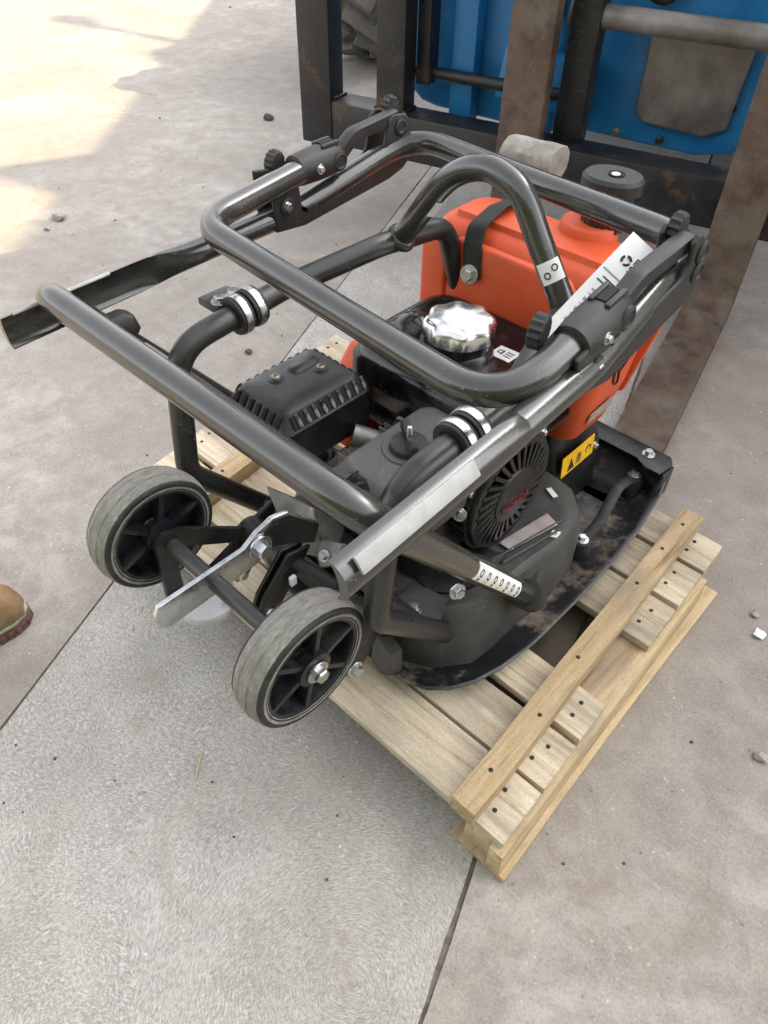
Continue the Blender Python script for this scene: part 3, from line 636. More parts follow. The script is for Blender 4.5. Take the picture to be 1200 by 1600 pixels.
# moulded ridge along the top, filler boss, front flange, side recess
mk('tank_ridge', G().loft([rrect(-.02, .905, .150, .012, .008, .552), rrect(-.02, .908, .147, .008, .006, .571)]), M['orange'], wt, smooth=50)
mk('filler_neck', G().lathe([(.044, .56), (.042, .580), (.038, .583), (.034, .583)], (.012, .985, 0), (0, 0, 1), 28), M['orange'], wt, smooth=50)
capn = mk('tank_cap', G().lathe([(.033, .575), (.033, .622), (.040, .628), (.040, .643), (.036, .648), (.001, .649)], (.026, .998, 0), (0, 0, 1), 40, lambda u, h: 1 + (.03 * math.cos(2 * math.pi * u * 20) if h < .625 else .10 * math.cos(4 * math.pi * u + 1.2))), M['hinge'], wt, smooth=35)
mk('cap_socket', G().lathe([(.012, .6485), (.012, .6502), (.0005, .6502)], (.030, .997, 0), (0, 0, 1), 20), M['void'], capn)
mk('cap_screw', G().lathe([(.006, .6500), (.006, .6512), (.0005, .6515)], (.031, .993, 0), (0, 0, 1), 12), M['scrap'], capn)
g = G().prism([(.118, 1.012, .32), (.150, 1.014, .46), (.156, 1.014, .54), (.146, 1.012, .548), (.135, 1.01, .47), (.105, 1.008, .315)], (0, .012, 0)); mk('tank_flange', g, M['orange'], wt, bevel=.003)
g = G().prism([(-.205, .862, .40), (-.150, .862, .40), (-.150, .862, .535), (-.178, .862, .552), (-.205, .862, .53)], (0, .03, 0)); mk('tank_shoulder', g, M['orange'], wt, bevel=.01, seg=3)
g = G().prism([(-.135, .861, .42), (.01, .861, .42), (.075, .861, .46), (.085, .861, .53), (.06, .861, .548), (-.135, .861, .548)], (0, .02, 0)); mk('tank_face_panel', g, M['orange'], wt, bevel=.007, seg=3)
mk('tank_side_scuff', G().prism([(.1245, .90, .335), (.1285, .955, .345), (.1265, .96, .325), (.121, .90, .315)], (.002, 0, 0)), mat('grey_scuff', (.30, .24, .21), (.42, .33, .28), rough=.8, scale=80), wt, smooth=0)
# marker scribble on the right side of the tank
def side(f, z): # point on the sloping right face
    t = (z - .285) / (.52 - .285); return (.1135 + .033 * t + .0052 * math.sin(min(1, max(0, t)) * math.pi), f, z)
for k, (f0, z0) in enumerate(((.985, .50), (.965, .468), (.955, .425), (.938, .392))):
    pts = []
    for i in range(15):
        a = 2 * math.pi * i / 14; pts.append(side(f0 + .006 * math.cos(a) - .012 * math.sin(a), z0 + .020 * math.sin(a) + .003 * math.cos(a)))
    if k == 0: pts = [side(.975, .50), side(.99, .515), side(.992, .49), side(.978, .455)]
    if k == 2: pts = [side(.962, .447), side(.945, .42), side(.958, .425), side(.94, .40)]
    mk('marker_scribble', G().tube(pts, .0014, 5), M['ink'], wt)
# webbing strap over the tank with its bolt
pth = fillet([(-.098, .858, .500), (-.102, .859, .545), (-.108, .874, .572), (-.115, .93, .580), (-.12, 1.01, .572), (-.12, 1.02, .50)], .02)
sp_ = mk('tank_strap', G().tube(subdiv(pth, .012), .01, 12, prof=lambda t, a: (math.cos(a) * .0035, math.sin(a) * .017)), M['webbing'], pc, smooth=60)
bolt(sp_, (-.098, .853, .506), (.2, -1, .2), 1.25)

# ------------------------------------------------------------------ protective frame of bent tube, lifting bail
RT = .0153
for sg in (-1, 1):
    path = fillet([(sg * .168, .515, .192), (sg * .175, .368, .370), (sg * .176, .388, .552), (sg * .177, .57, .566), (sg * .140, .70, .588), (sg * .140, .84, .572), (sg * .135, .875, .47)], [.05, .055, .08, .08, .05])
    ft = mk('frame_tube', G().tube(subdiv(path, .02), RT, 18), M['frame'], pc, smooth=60)
    ax = V((0, 1, .08)).normalized()
    for k, f in enumerate((.484, .506)):
        c = V((sg * .176, f, .5595 + .08 * (f - .484)))
        rb = mk('rubber_bush', G().ring(c, ax, .0155, .0245, .019, 28), M['rubberblack'], ft, bevel=.002)
        mk('clamp_band', G().ring(c, ax, .0235, .0262, .0095, 32), M['zinc'], rb, bevel=.0006)
    # clamp foot plate with two screws on the outer side
    if sg < 0:
        cp = mk('clamp_plate', G().box((sg * .176 - .036, .488, .563), (.040, .046, .010)), M['scuff'], ft, bevel=.002)
        bolt(cp, (sg * .176 - .026, .478, .568), (0, 0, 1), 1.0); bolt(cp, (sg * .176 - .026, .499, .568), (0, 0, 1), 1.0)
    # foot bracket of the frame on the deck
    br = mk('frame_bracket', G().prism([(sg * .10, .446, .235), (sg * .155, .452, .228), (sg * .165, .505, .222), (sg * .15, .54, .2235), (sg * .10, .53, .2235)], (0, 0, .006)), M['deck'], ft, bevel=.002)
    bolt(br, (sg * .132, .484, .237), (0, -.15, 1), 1.15)
path = [(-.138, .735, .583), (-.103, .732, .629), (-.064, .73, .681), (-.036, .73, .705), (-.008, .73, .717), (.019, .73, .718), (.053, .73, .704), (.083, .73, .664), (.120, .73, .614), (.139, .733, .585)]
bail = mk('lifting_bail', G().tube(catmull(path), RT, 20), M['tube'], pc, smooth=60)
mk('bail_weld', G().lathe([(.0165, -.008), (.021, -.002), (.0205, .004), (.0165, .009)], (-.132, .7345, .590), (.5, 0, .7), 20), M['frame'], bail, smooth=70)
# stickers wrapped on the bail
def wrap(p0, p1, rr, a0, a1, th, name, mt, par, ref, n=8):
    p0 = V(p0); p1 = V(p1); t = (p1 - p0).normalized(); u = (V(ref) - t * V(ref).dot(t)).normalized(); w = t.cross(u)
    rings = []
    for r_ in (rr, rr + th):
        for p in (p0, p1): rings.append([p + (u * math.cos(R(a0 + (a1 - a0) * i / n)) + w * math.sin(R(a0 + (a1 - a0) * i / n))) * r_ for i in range(n + 1)])
    gg = G().loft([rings[0], rings[1], rings[3], rings[2], rings[0]], closed=False, cap=False); return mk(name, gg, mt, par, smooth=60)
camp = V((.525, 0, 1.047))
c0 = V((.100, .73, .641)); c1 = V((.115, .7303, .621))
stk = wrap(c0, c1, RT + .0002, -55, 55, .0004, 'bail_sticker', M['white'], bail, camp - c0)
tt = (c1 - c0).normalized(); uu = camp - c0; uu = (uu - tt * uu.dot(tt)).normalized(); ww = tt.cross(uu)
for k in (-1, 1):
    cc = (c0 + c1) / 2 + (uu * math.cos(.35 * k) + ww * math.sin(.35 * k)) * (RT + .0009) + tt * .003 * k
    mk('hook_symbol', G().ring(cc, uu * math.cos(.35 * k) + ww * math.sin(.35 * k), .0028, .0042, .0005, 14), M['ink'], stk)
wrap((-.088, .731, .648), (-.072, .7305, .670), RT + .0002, 30, 110, .0004, 'bail_sticker', M['white'], bail, camp - V((-.08, .73, .66)))

# ------------------------------------------------------------------ steering handle: lower U (loop C)
RH = .0156
pathC = fillet([(.213, .660, .180), (.250, .284, .642), (-.257, .284, .642), (-.213, .660, .180)], .05, 9)
hl = mk('lower_handle', G().tube(subdiv(pathC, .02), RH, 22), M['tube'], pc, smooth=60)
for sg in (1, -1):
    piv = V((sg * .213, .660, .180)); d = (V((sg * .250, .284, .642)) - piv).normalized()
    pb = mk('pivot_bracket', G().tube([piv - d * .004, piv + d * .034], .0235, 18).box(piv + V((-sg * .026, .006, .008)), (.030, .05, .045)), M['rubberblack'], hl, bevel=.002)
    mk('pivot_end', G().lathe([(.0115, 0), (.0115, .003), (.009, .0045), (.0005, .0045)], piv - d * .004, -d, 20), M['zinc'], pb, smooth=40)
    mk('rubber_stop', G().tube([piv + d * .19 + V((-sg * .02, .01, -.01)), piv + d * .19 + V((-sg * .055, .02, -.03))], .017, 16), M['rubberblack'], hl)
    if sg < 0: mk('handle_knob', G().loft([rrect(sg * .235, .352, .010, .022, .008, .556), rrect(sg * .235, .352, .014, .026, .008, .566), rrect(sg * .237, .35, .014, .024, .008, .582), rrect(sg * .237, .35, .008, .016, .006, .588)]), M['rubberblack'], hl, smooth=40)
cb = mk('handle_crossbar', G().cyl((-.236, .377, .527), (.236, .377, .527), .0125), M['tube'], hl)
sdl = mk('crossbar_saddle', G().ring((.125, .377, .527), (1, 0, 0), .0126, .0215, .020, 28).box((.125, .372, .553), (.020, .026, .010)), M['frame'], cb, bevel=.0015)
mk('saddle_rubber', G().ring((.137, .377, .527), (1, 0, 0), .0127, .0175, .006, 24), M['rubberblack'], sdl)
bolt(hl, (.222, .452, .385), (.9, -.3, .2), .9)
# pictogram strip on the right leg
pa = V((.2195, .594, .261)); pb_ = V((.236, .426, .4675)); dd = (pb_ - pa).normalized(); pa = pa + dd * .034; pcut = pa + dd * .205
lb = wrap(pa, pcut, RH + .0002, -38, 42, .0004, 'pictogram_strip', M['white'], hl, camp - pa)
uu = camp - pa; uu = (uu - dd * uu.dot(dd)).normalized(); ww = dd.cross(uu)
for k in range(7):
    p = pa.lerp(pcut, (k + .5) / 7); 
    mk('pictogram', G().ring(p + uu * (RH + .0007), uu, .0036, .0050, .0005, 18), M['ink'], lb)
    n2 = (uu * math.cos(.5) - ww * math.sin(.5))
    q = Matrix((dd, n2.cross(dd), n2)).transposed(); mk('pictogram_mark', G().box(p + n2 * (RH + .0007), (.006, .003, .0006), q), M['yellow'] if k % 2 else M['ink'], lb)
# upper handle, long loop (A): flattened rear ends, legs, front cross bar
pathA = fillet([(-.262, .240, .600), (-.259, .50, .610), (-.256, .66, .615), (-.246, .885, .660), (.243, .777, .694), (.262, .56, .652), (.264, .45, .645), (.268, .226, .637)], [.3, .3, .06, .06, .3, .3], 8)
pathA = subdiv(pathA, .014); LA = sum((b - a).length for a, b in zip(pathA[:-1], pathA[1:]))
def profA(t, a):
    e = min(t, 1 - t) * LA; b = 1 - max(0, min(1, (e - .13) / .08)); b = b * b * (3 - 2 * b)
    side_ = 1 if t < .5 else 1   # tube frame carries round, so the dent stays on the inner side
    x, y_ = math.cos(a) * RH, math.sin(a) * RH
    if y_ * side_ > 0: y2 = -y_ * .45 + .0012 * side_
    else: y2 = y_
    return x * (1 + .22 * b), y_ + (y2 - y_) * b
ha = mk('upper_handle', G().tube(pathA, RH, 24, prof=profA), M['tube'], pc, smooth=50)
for p0, p1, sg in (((-.262, .252, .6175), (-.2605, .372, .6215), -1), ((.2705, .238, .6405), (.2675, .372, .6455), 1)):
    p0 = V(p0); p1 = V(p1); d = (p1 - p0).normalized()
    if sg > 0: nn = V((.82, -.1, .57))
    else: nn = V((-.55, 0, .83))
    nn = (nn - d * nn.dot(d)).normalized(); q = Matrix((d, nn.cross(d), nn)).transposed()
    mk('wear_strip', G().box((p0 + p1) / 2 + nn * (RH + .001 if sg > 0 else .002) + (nn.cross(d)) * (.004 if sg > 0 else 0), ((p1 - p0).length, 0.015 if sg > 0 else .010, .004), q), M['brushed'], ha, bevel=.0012)
# upper handle, folded grip loop (B)
pathB = fillet([(-.252, .695, .668), (-.226, .482, .658), (.245, .446, .656), (.250, .600, .691)], .062, 10)
hb_ = mk('grip_loop', G().tube(subdiv(pathB, .02), RH, 22), M['tube'], pc, smooth=60)
# folding hinges
def hinge(x, sg, poly, off, cuff0, cuff1, arm, bolts, par):
    rx = lambda p, dx=0: (x + dx, p[0], p[1])
    hp = mk('hinge_plate', G().prism([rx(p) for p in poly], (.006, 0, 0)), M['hinge'], par, bevel=.0025, seg=3)
    mk('hinge_plate_back', G().prism([rx(p, -.034) for p in poly], (.005, 0, 0)), M['hinge'], hp, bevel=.0025, seg=3)
    a, b = V(rx(poly[2])), V(rx(poly[3]))
    gg = G()
    for i in range(18): 
        p = a.lerp(b, (i + .8) / 19); gg.box(p + V((.004, 0, -.004)), (.006, .0045, .0042))
    mk('hinge_teeth', gg, M['void'], hp, smooth=0)
    c0_, c1_ = V(cuff0), V(cuff1); d = (c1_ - c0_); L = d.length; d = d.normalized()
    cf = mk('hinge_cuff', G().lathe([(.0178, 0), (.0195, .001), (.0205, .010), (.0220, L * .45), (.0215, L * .8), (.018, L * .97), (.014, L), (.001, L)], c0_, d, 28), M['hinge'], hp, smooth=50)
    upn = V((0, 0, 1)); upn = (upn - d * upn.dot(d)).normalized(); sd_ = d.cross(upn)
    q = Matrix((d, sd_, upn)).transposed()
    mk('cuff_slot', G().box(c0_ + d * (L * .72) + upn * .0200, (.022, .010, .006), q), M['void'], cf)
    mk('cuff_ridge', G().box(c0_ + d * (L * .72) + upn * .0205 + sd_ * .009, (.030, .006, .006), q).box(c0_ + d * (L * .72) + upn * .0205 - sd_ * .009, (.030, .006, .006), q), M['hinge'], cf, bevel=.002)
    bolt(cf, c0_ + d * (L * .35) + V((1, 0, 0)) * .0205, (1, 0, .1), .55, 'cuff_screw')
    mk('cuff_pivot', G().lathe([(.0125, 0), (.0125, .003), (.009, .0045), (.0075, .003), (.0005, .003)], c0_ + d * (L * .8) + V((.0185, 0, 0)), (1, 0, 0), 20), M['hinge'], cf, smooth=30)
    mk('locking_knob', G().lathe([(.014, -.007), (.0165, -.005), (.0165, .005), (.014, .007)], c0_ + d * .004 + V((-.030, -.012, .004)), (1, .25, 0), 28, lambda u, h: 1 + .05 * math.cos(2 * math.pi * u * 14)), M['rubberblack'], cf, smooth=30)
    ar = mk('hinge_arm', G().tube(subdiv(fillet([V(p) for p in arm], .03, 6), .008), .01, 14, prof=lambda t, a_: (max(-1, min(1, math.cos(a_) * 1.25)) * .0095, max(-1, min(1, math.sin(a_) * 1.25)) * .009)), M['hinge'], hp, smooth=50)
    for p in bolts: mk('hinge_pin', G().lathe([(.0115, 0), (.0115, .002), (.008, .0035), (.0065, .002), (.0005, .002)], V(rx(p, .006)), (1, 0, 0), 20), M['hinge'], hp, smooth=30)
    bolt(hp, V(rx(bolts[0], .0065)), (1, 0, 0), .7)
    mk('knurled_nut', G().lathe([(.012, -.006), (.014, -.004), (.014, .004), (.012, .006)], V(arm[-1]) + V((-.014, .006, .008)), (1, 0, 0), 24, lambda u, h: 1 + .07 * math.cos(2 * math.pi * u * 12)), M['rubberblack'], hp, smooth=30)
pl = [(.606, .674), (.650, .667), (.655, .626), (.662, .621), (.800, .640), (.814, .652), (.823, .694), (.832, .700), (.860, .696), (.867, .685), (.869, .632), (.855, .622), (.825, .614), (.659, .597), (.608, .602)]
hinge(-.246, -1, pl, 0, (-.252, .655, .667), (-.252, .735, .669), [(-.252, .735, .668), (-.252, .762, .687), (-.252, .845, .694)], [(.628, .633), (.846, .682), (.850, .655)], ha)
pr = [(.524, .678), (.564, .692), (.584, .672), (.592, .660), (.706, .688), (.716, .700), (.713, .722), (.720, .730), (.740, .720), (.752, .712), (.757, .674), (.745, .657), (.730, .650), (.596, .622), (.540, .631)]
hinge(.263, 1, pr, 0, (.250, .540, .680), (.250, .614, .693), [(.250, .614, .692), (.250, .642, .706), (.252, .728, .716)], [(.560, .657), (.735, .708), (.738, .686)], ha)

# ------------------------------------------------------------------ transport wheels at the rear
HW = V((0, .284, .350)); RW = .083
axl = mk('wheel_axle', G().cyl((-.165, HW.y, HW.z), (.165, HW.y, HW.z), .0105), M['frame'], pc)
for sg in (1, -1):
    c = V((sg * .142, HW.y, HW.z)); ax = V((1, 0, 0))
    g = G().lathe([(.010, -.026), (.022, -.024), (.022, -.010), (.014, -.003), (.014, .003), (.022, .010), (.022, .024), (.010, .026)], c, ax, 32)
    whl = mk('wheel', g, M['hub'], pc, smooth=40)
    mk('rim', G().loft([[c + ax * h + V((0, math.cos(2 * math.pi * j / 64), math.sin(2 * math.pi * j / 64))) * r_ for j in range(64)] for r_, h in
        ((.0615, -.021), (.0660, -.021), (.0665, .021), (.0615, .021), (.0575, .008), (.0575, -.008), (.0615, -.021))], cap=False), M['hub'], whl, smooth=40)
    mk('web', G().ring(c, ax, .018, .060, .004, 48), M['hub'], whl, smooth=40)
    g = G()
    for k in range(6):
        a = 2 * math.pi * k / 6 + .3; d = V((0, math.cos(a), math.sin(a))); w_ = ax.cross(d)
        for dh in (.011, -.011): mk('spoke', G().box(c + d * .041 + ax * dh, (.042, .0070, .020), Matrix((d, w_, ax)).transposed()), M['hub'], whl, bevel=.0012)
    prof = [(.0655, -.022), (.070, -.0235), (.0765, -.022), (.0800, -.017), (.0815, -.010), (.0806, -.0085), (.0806, -.0065), (.0822, -.005), (.0826, 0), (.0822, .005), (.0806, .0065), (.0806, .0085), (.0815, .010), (.0800, .017), (.0765, .022), (.070, .0235), (.0655, .022)]
    rr = random.Random(sg); wob = [1 + rr.uniform(-.002, .002) for _ in range(96)]
    mk('tyre', G().lathe(prof, c, ax, 96, lambda u, h: wob[int(u * 96) % 96], False), M['rubber'], whl, smooth=35)
    mk('tyre_wall', G().ring(c, ax, .0652, .0785, .0462, 64), M['rubberblack'], whl, bevel=.004, seg=3)
    bolt(whl, c + ax * sg * .026, (sg, 0, 0), 1.25, 'axle_nut')
# wheel carrier: triangular side frames, pivot ears
for sg in (-1, 1):
    x = sg * .104
    outer = [(.262, .362), (.275, .372), (.300, .368), (.392, .300), (.402, .285), (.396, .266), (.300, .236), (.266, .232), (.258, .245)]
    innr = [(.284, .334), (.296, .338), (.368, .290), (.366, .282), (.300, .258), (.284, .262)]
    gg = G(); idx = [(o, innr[min(len(innr) - 1, int(i * len(innr) / len(outer)))]) for i, o in enumerate(outer)]
    for xx in (x, x + .006):
        pass
    n = len(outer); vs = []
    for xx in (x, x + .007):
        vs += [(xx, *o) for o, _ in idx] + [(xx, *i_) for _, i_ in idx]
    fs = []
    for j in range(n):
        k = (j + 1) % n
        fs += [(j, k, n + k, n + j), (2 * n + k, 2 * n + j, 3 * n + j, 3 * n + k), (j, 2 * n + j, 2 * n + k, k), (n + k, 3 * n + k, 3 * n + j, n + j)]
    gg.add(vs, fs); ca = mk('wheel_carrier', gg, M['black'], pc, bevel=0, smooth=30)
    mk('carrier_boss', G().cyl((x - .008, .404, .276), (x + .030, .404, .276), .026), M['black'], ca, bevel=.003)
    mk('pivot_ear', G().prism([(x + sg * .014, .372, .188), (x + sg * .014, .392, .186), (x + sg * .014, .450, .262), (x + sg * .014, .462, .30), (x + sg * .014, .410, .285), (x + sg * .014, .385, .235), (x + sg * .014, .366, .208)], (.007, 0, 0)), M['black'], ca, bevel=.002)
    bolt(ca, (x + sg * .014 + .007, .381, .203), (1, 0, 0), 1.1)
# release lever: bright bent plate with its pivot, ears and rust edged pedal
g = G().prism([(0, .208, .372), (0, .330, .372), (0, .352, .385), (0, .378, .392), (0, .402, .386), (0, .452, .330), (0, .440, .300), (0, .40, .330), (0, .366, .345), (0, .345, .334), (0, .214, .330), (0, .202, .340), (0, .201, .360)], (.007, 0, 0))
lev = mk('release_lever', G().add([V(p) + V((-.016, 0, 0)) for p in g.v], g.f), M['zinc'], pc, bevel=.0015, smooth=30)
mk('lever_paint', G().prism([(-.0085, .362, .380), (-.0085, .380, .389), (-.0085, .401, .383), (-.0085, .449, .330), (-.0085, .439, .303), (-.0085, .40, .332), (-.0085, .368, .348)], (.0015, 0, 0)), M['black'], lev, smooth=0)
bolt(lev, (-.008, .352, .362), (1, 0, 0), 1.5)
for dx in (-.035, -.022):
    mk('lever_ear', G().prism([(dx, .345, .205), (dx, .362, .198), (dx, .40, .24), (dx, .44, .29), (dx, .40, .30), (dx, .352, .25), (dx, .338, .22)], (.006, 0, 0)), M['black'], lev, bevel=.002)
bolt(lev, (-.016, .356, .214), (1, 0, 0), 1.0)
mk('lever_pin', G().cyl((-.03, .41, .275), (.045, .43, .262), .010), M['rubberblack'], lev, bevel=.001)
mk('spring_tab', G().box((-.006, .395, .262), (.006, .010, .016)), M['white'], lev, bevel=.001)
g = G().loft([[(-.062 + .036 * math.cos(a) * k, .296 + .040 * math.sin(a) * k, .262 + dz) for a in [2 * math.pi * i / 32 for i in range(32)]] for k, dz in ((.96, -.012), (1, -.009), (1, .001), (.97, .003), (.9, .003))])
mk('foot_pedal', g, mat('worn_pedal', (.42, .42, .45), (.55, .54, .55), rough=.6, scale=40, dust=.9, dustc=(.22, .11, .05), dustlo=.52, dusthi=.62), lev, smooth=40)
# dark rear support under the engine
mk('rear_support', G().prism([(-.10, .452, .235), (.10, .452, .235), (.12, .50, .22), (-.12, .50, .22)], (0, .01, -.09)), M['black'], pc, bevel=.004)
mk('frame_crossbar', G().cyl((-.17, .47, .245), (.17, .47, .245), .012), M['frame'], pc)

# ------------------------------------------------------------------ rental tag tied to the handle
tg0 = V((.182, .760, .692)); tv = (V((.220, .766, .672)) - tg0); tu = (V((.174, .659, .624)) - tg0)
tv_n = tv.normalized(); tu_n = (tu - tv_n * tu.dot(tv_n)).normalized(); tn_ = tu_n.cross(tv_n)
if tn_.dot(camp - tg0) < 0: tn_ = -tn_
tw = .066; tlen = .150
tag = empty('rental_tag', tg0 + tu_n * tlen, 'white paper rental tag tied beside the right handle hinge', 'tag')
def tp_(a, b, h=0): return tg0 + tu_n * a + tv_n * b + tn_ * (h + .006 * math.sin(a / tlen * 2.6))
rings = []
for h in (0, .0006):
    for i in range(11): pass
N = 12; vs = []
for h in (0, .0007):
    for i in range(N + 1): vs += [tp_(tlen * i / N, 0, h), tp_(tlen * i / N, tw, h)]
fs = []
for i in range(N):
    a = 2 * i; b = 2 * (N + 1) + 2 * i
    fs += [(a, a + 1, a + 3, a + 2), (b + 2, b + 3, b + 1, b), (a, a + 2, b + 2, b), (a + 3, a + 1, b + 1, b + 3)]
fs += [(1, 0, 2 * N + 2, 2 * N + 3), (2 * N, 2 * N + 1, 4 * N + 3, 4 * N + 2)]
paper = mk('tag_paper', G().add(vs, fs), M['paper'], tag, smooth=40)
mk('eyelet', G().ring(tp_(.010, .040, .0012), tn_, .0035, .0065, .0008, 20), mat('eyelet_red', (.55, .12, .08), (.6, .18, .12), rough=.5), paper)
for k in range(3):      # three arc logo
    a0 = k * 2.094; c = tp_(.030, .016, .0011); pts = [c + (tu_n * math.cos(a0 + t * .24) + tv_n * math.sin(a0 + t * .24)) * .0050 for t in range(7)]
    mk('logo_arc', G().tube(pts, .0015, 6), M['ink'], paper)
text('Equipment', .0125, 'tag_lettering', M['ink'], paper, tp_(.0245, .023, .0009), tv_n, -tu_n, .0003, 'LEFT')
text('Share', .0125, 'tag_lettering', M['ink'], paper, tp_(.0355, .023, .0009), tv_n, -tu_n, .0003, 'LEFT')
for k, (a, w_) in enumerate(((.052, .7), (.060, .5), (.066, .6))):
    mk('tag_small_print', G().box(tp_(a, .026, .001), (tw * w_, .0016, .0004), Matrix((tv_n, tu_n, tn_)).transposed()), M['ink'] if k else M['greyink'], paper)
for i in range(10): mk('barcode_bar', G().box(tp_(.078 + i * .0048 + .0012 * (i % 3), .021, .001), (.022, .0010 + .0014 * (i % 3 == 0), .0004), Matrix((tv_n, tu_n, tn_)).transposed()), M['greyink'], paper)
mk('tag_tie', G().tube(catmull([tp_(.010, .040, .001), V((.222, .782, .70)), V((.222, .795, .712)), V((.215, .80, .70))]), .0012, 6), M['scrap'], tag)

# ------------------------------------------------------------------ loader with fork carriage behind
def LD(l, d, z): return (.971 * l - .238 * d, .238 * l + .971 * d, z)
RL = Matrix(((.971, -.238, 0), (.238, .971, 0), (0, 0, 1)))
fk = empty('forklift', LD(0, 2.2, 0), 'blue loader with black steel fork carriage, its forks under the pallet', 'forklift')
def lb_(g_, l0, l1, d0, d1, z0, z1):
    g_.box(LD((l0 + l1) / 2, (d0 + d1) / 2, (z0 + z1) / 2), (l1 - l0, d1 - d0, z1 - z0), RL); return g_
for l0, l1 in ((.323, .437), (-.264, -.150)):
    prof = [(.48, .018), (.50, .026), (1.0, .044), (1.72, .052), (1.80, .062), (1.835, .085), (1.850, .13), (1.852, 1.15), (1.898, 1.15), (1.898, .05), (1.885, .026), (1.86, .016)]
    def wl(d, a, b): return b if d > .62 else b - (b - a) * .18
    mk('fork', G().loft([[LD(l0, d, z) for d, z in prof], [LD(l1, d, z) for d, z in prof]]), M['rust'], fk, bevel=.004)
mk('lower_bar', lb_(G(), -.90, .80, 1.905, 2.005, .218, .338), M['scuff'], fk, bevel=.006)
mk('upper_bar', lb_(G(), -.90, .80, 1.905, 2.005, 1.05, 1.15), M['scuff'], fk, bevel=.006)
for l0, l1, d0, d1, z0, z1 in ((-.926, -.818, 1.90, 1.975, .212, 1.6), (-.672, -.582, 1.915, 1.985, .33, 1.6), (.70, .80, 1.90, 1.975, .212, 1.6)):
    mk('carriage_post', lb_(G(), l0, l1, d0, d1, z0, z1), M['scuff'], fk, bevel=.006)
mk('back_rail', lb_(G(), -.585, -.545, 1.99, 2.05, .40, 1.6), M['scuff'], fk, bevel=.004)
# blue tilt head: side plate with rounded foot, centre web, right frame
def lprism(pts, d0, d1): return G().loft([[LD(l, d0, z) for l, z in pts], [LD(l, d1, z) for l, z in pts]])
pts = [(-.66, .90), (-.675, .48), (-.672, .40), (-.655, .352), (-.62, .325), (-.57, .315), (-.20, .30), (-.20, .90)]
mk('tilt_head', lprism(pts, 2.10, 2.30), M['blue'], fk, bevel=.012, seg=3)
mk('head_web', lprism([(-.50, .30), (-.43, .30), (-.43, .9), (-.50, .9)], 2.04, 2.098), M['blue'], fk, bevel=.008)
mk('head_block', lprism([(-.36, .39), (-.10, .37), (-.10, .50), (-.34, .52)], 2.03, 2.098), M['blue'], fk, bevel=.012)
mk('head_cleat', lprism([(-.30, .58), (-.22, .58), (-.22, .66), (-.30, .66)], 2.03, 2.098), M['void'], fk, bevel=.006)
pts = [(-.12, .95), (-.12, .32), (.20, .31), (.29, .33), (.33, .38), (.34, .95)]
mk('right_head', lprism(pts, 2.12, 2.34), M['blue'], fk, bevel=.012, seg=3)
mk('cover_panel', lprism([(.02, .62), (.02, .40), (.05, .375), (.21, .365), (.26, .39), (.275, .62)], 2.095, 2.116), M['greypipe'], fk, bevel=.008, seg=3)
mk('pivot_shaft', G().cyl(LD(-.60, 2.03, .425), LD(-.14, 2.03, .425), .016), M['scuff'], fk)
mk('cross_pipe', G().cyl(LD(-.16, 1.99, .622), LD(.75, 1.99, .622), .027), M['greypipe'], fk)
mk('pipe_bracket', lb_(G(), -.150, -.075, 1.955, 2.02, .335, .72), M['scuff'], fk, bevel=.005)
mk('head_bolt', G().lathe([(.012, 0), (.012, .01), (.008, .013), (.001, .013)], LD(-.02, 2.118, .335), (.238, -.971, 0), 16), M['greypipe'], fk)
mk('hydraulic_hose', G().tube(catmull([LD(-.10, 2.06, .95), LD(-.07, 2.0, .80), LD(-.02, 2.02, .70), LD(.05, 2.08, .66), LD(.10, 2.10, .8)]), .014, 12), M['rubberblack'], fk)
for lw in (-.818, -.672, -.582):
    mk('weld_bead', G().tube([V(LD(lw, 1.985 - .01 * k, .341 + .001 * (k % 2))) for k in range(8)], lambda t: .006 + .0015 * math.sin(t * 40), 8), M['scuff'], fk)
for lw, zw in ((-.60, .52), (-.60, .58), (-.24, .345), (.26, .44), (.10, .335)): mk('head_screw', G().lathe([(.011, 0), (.011, .008), (.008, .010), (.001, .010)], LD(lw, 2.099 if lw < -.12 else 2.119, zw), (.238, -.971, 0), 6), M['scuff'], fk)
mk('chassis', lb_(G(), -.75, .80, 2.7, 4.6, .38, 1.25), M['blue'], fk, bevel=.04, seg=3)
mk('boom', lb_(G(), -.25, .25, 2.3, 4.4, .55, .95), M['blue'], fk, bevel=.02)
for l_, dd_ in ((-1.60, 3.62), (1.45, 3.62)):
    c = V(LD(l_, dd_, .47)); ax = V((.971, .238, 0))
    ty = mk('loader_wheel', G().lathe([(.20, -.10), (.24, -.12), (.24, .12), (.20, .10)], c, ax, 32), M['scuff'], fk)
    mk('tyre', G().lathe([(.24, -.17), (.33, -.19), (.41, -.18), (.435, -.13), (.44, 0), (.435, .13), (.41, .18), (.33, .19), (.24, .17)], c, ax, 56, None, False), M['bigtyre'], ty, smooth=50)
    g = G(); u = ax.orthogonal().normalized(); w_ = ax.cross(u)
    for k in range(18):
        for sg in (-1, 1):
            a = 2 * math.pi * (k + (.5 if sg > 0 else 0)) / 18; rd = u * math.cos(a) + w_ * math.sin(a); tg_ = ax.cross(rd)
            dl = (ax * .82 + tg_ * .57 * sg).normalized(); q = Matrix((dl, rd.cross(dl), rd)).transposed()
            mk('tread_lug', G().box(c + rd * .445 + ax * sg * .095, (.21, .075, .05), q).box(c + rd * .415 + ax * sg * .185, (.05, .08, .10), q), M['bigtyre'], ty, bevel=.008)

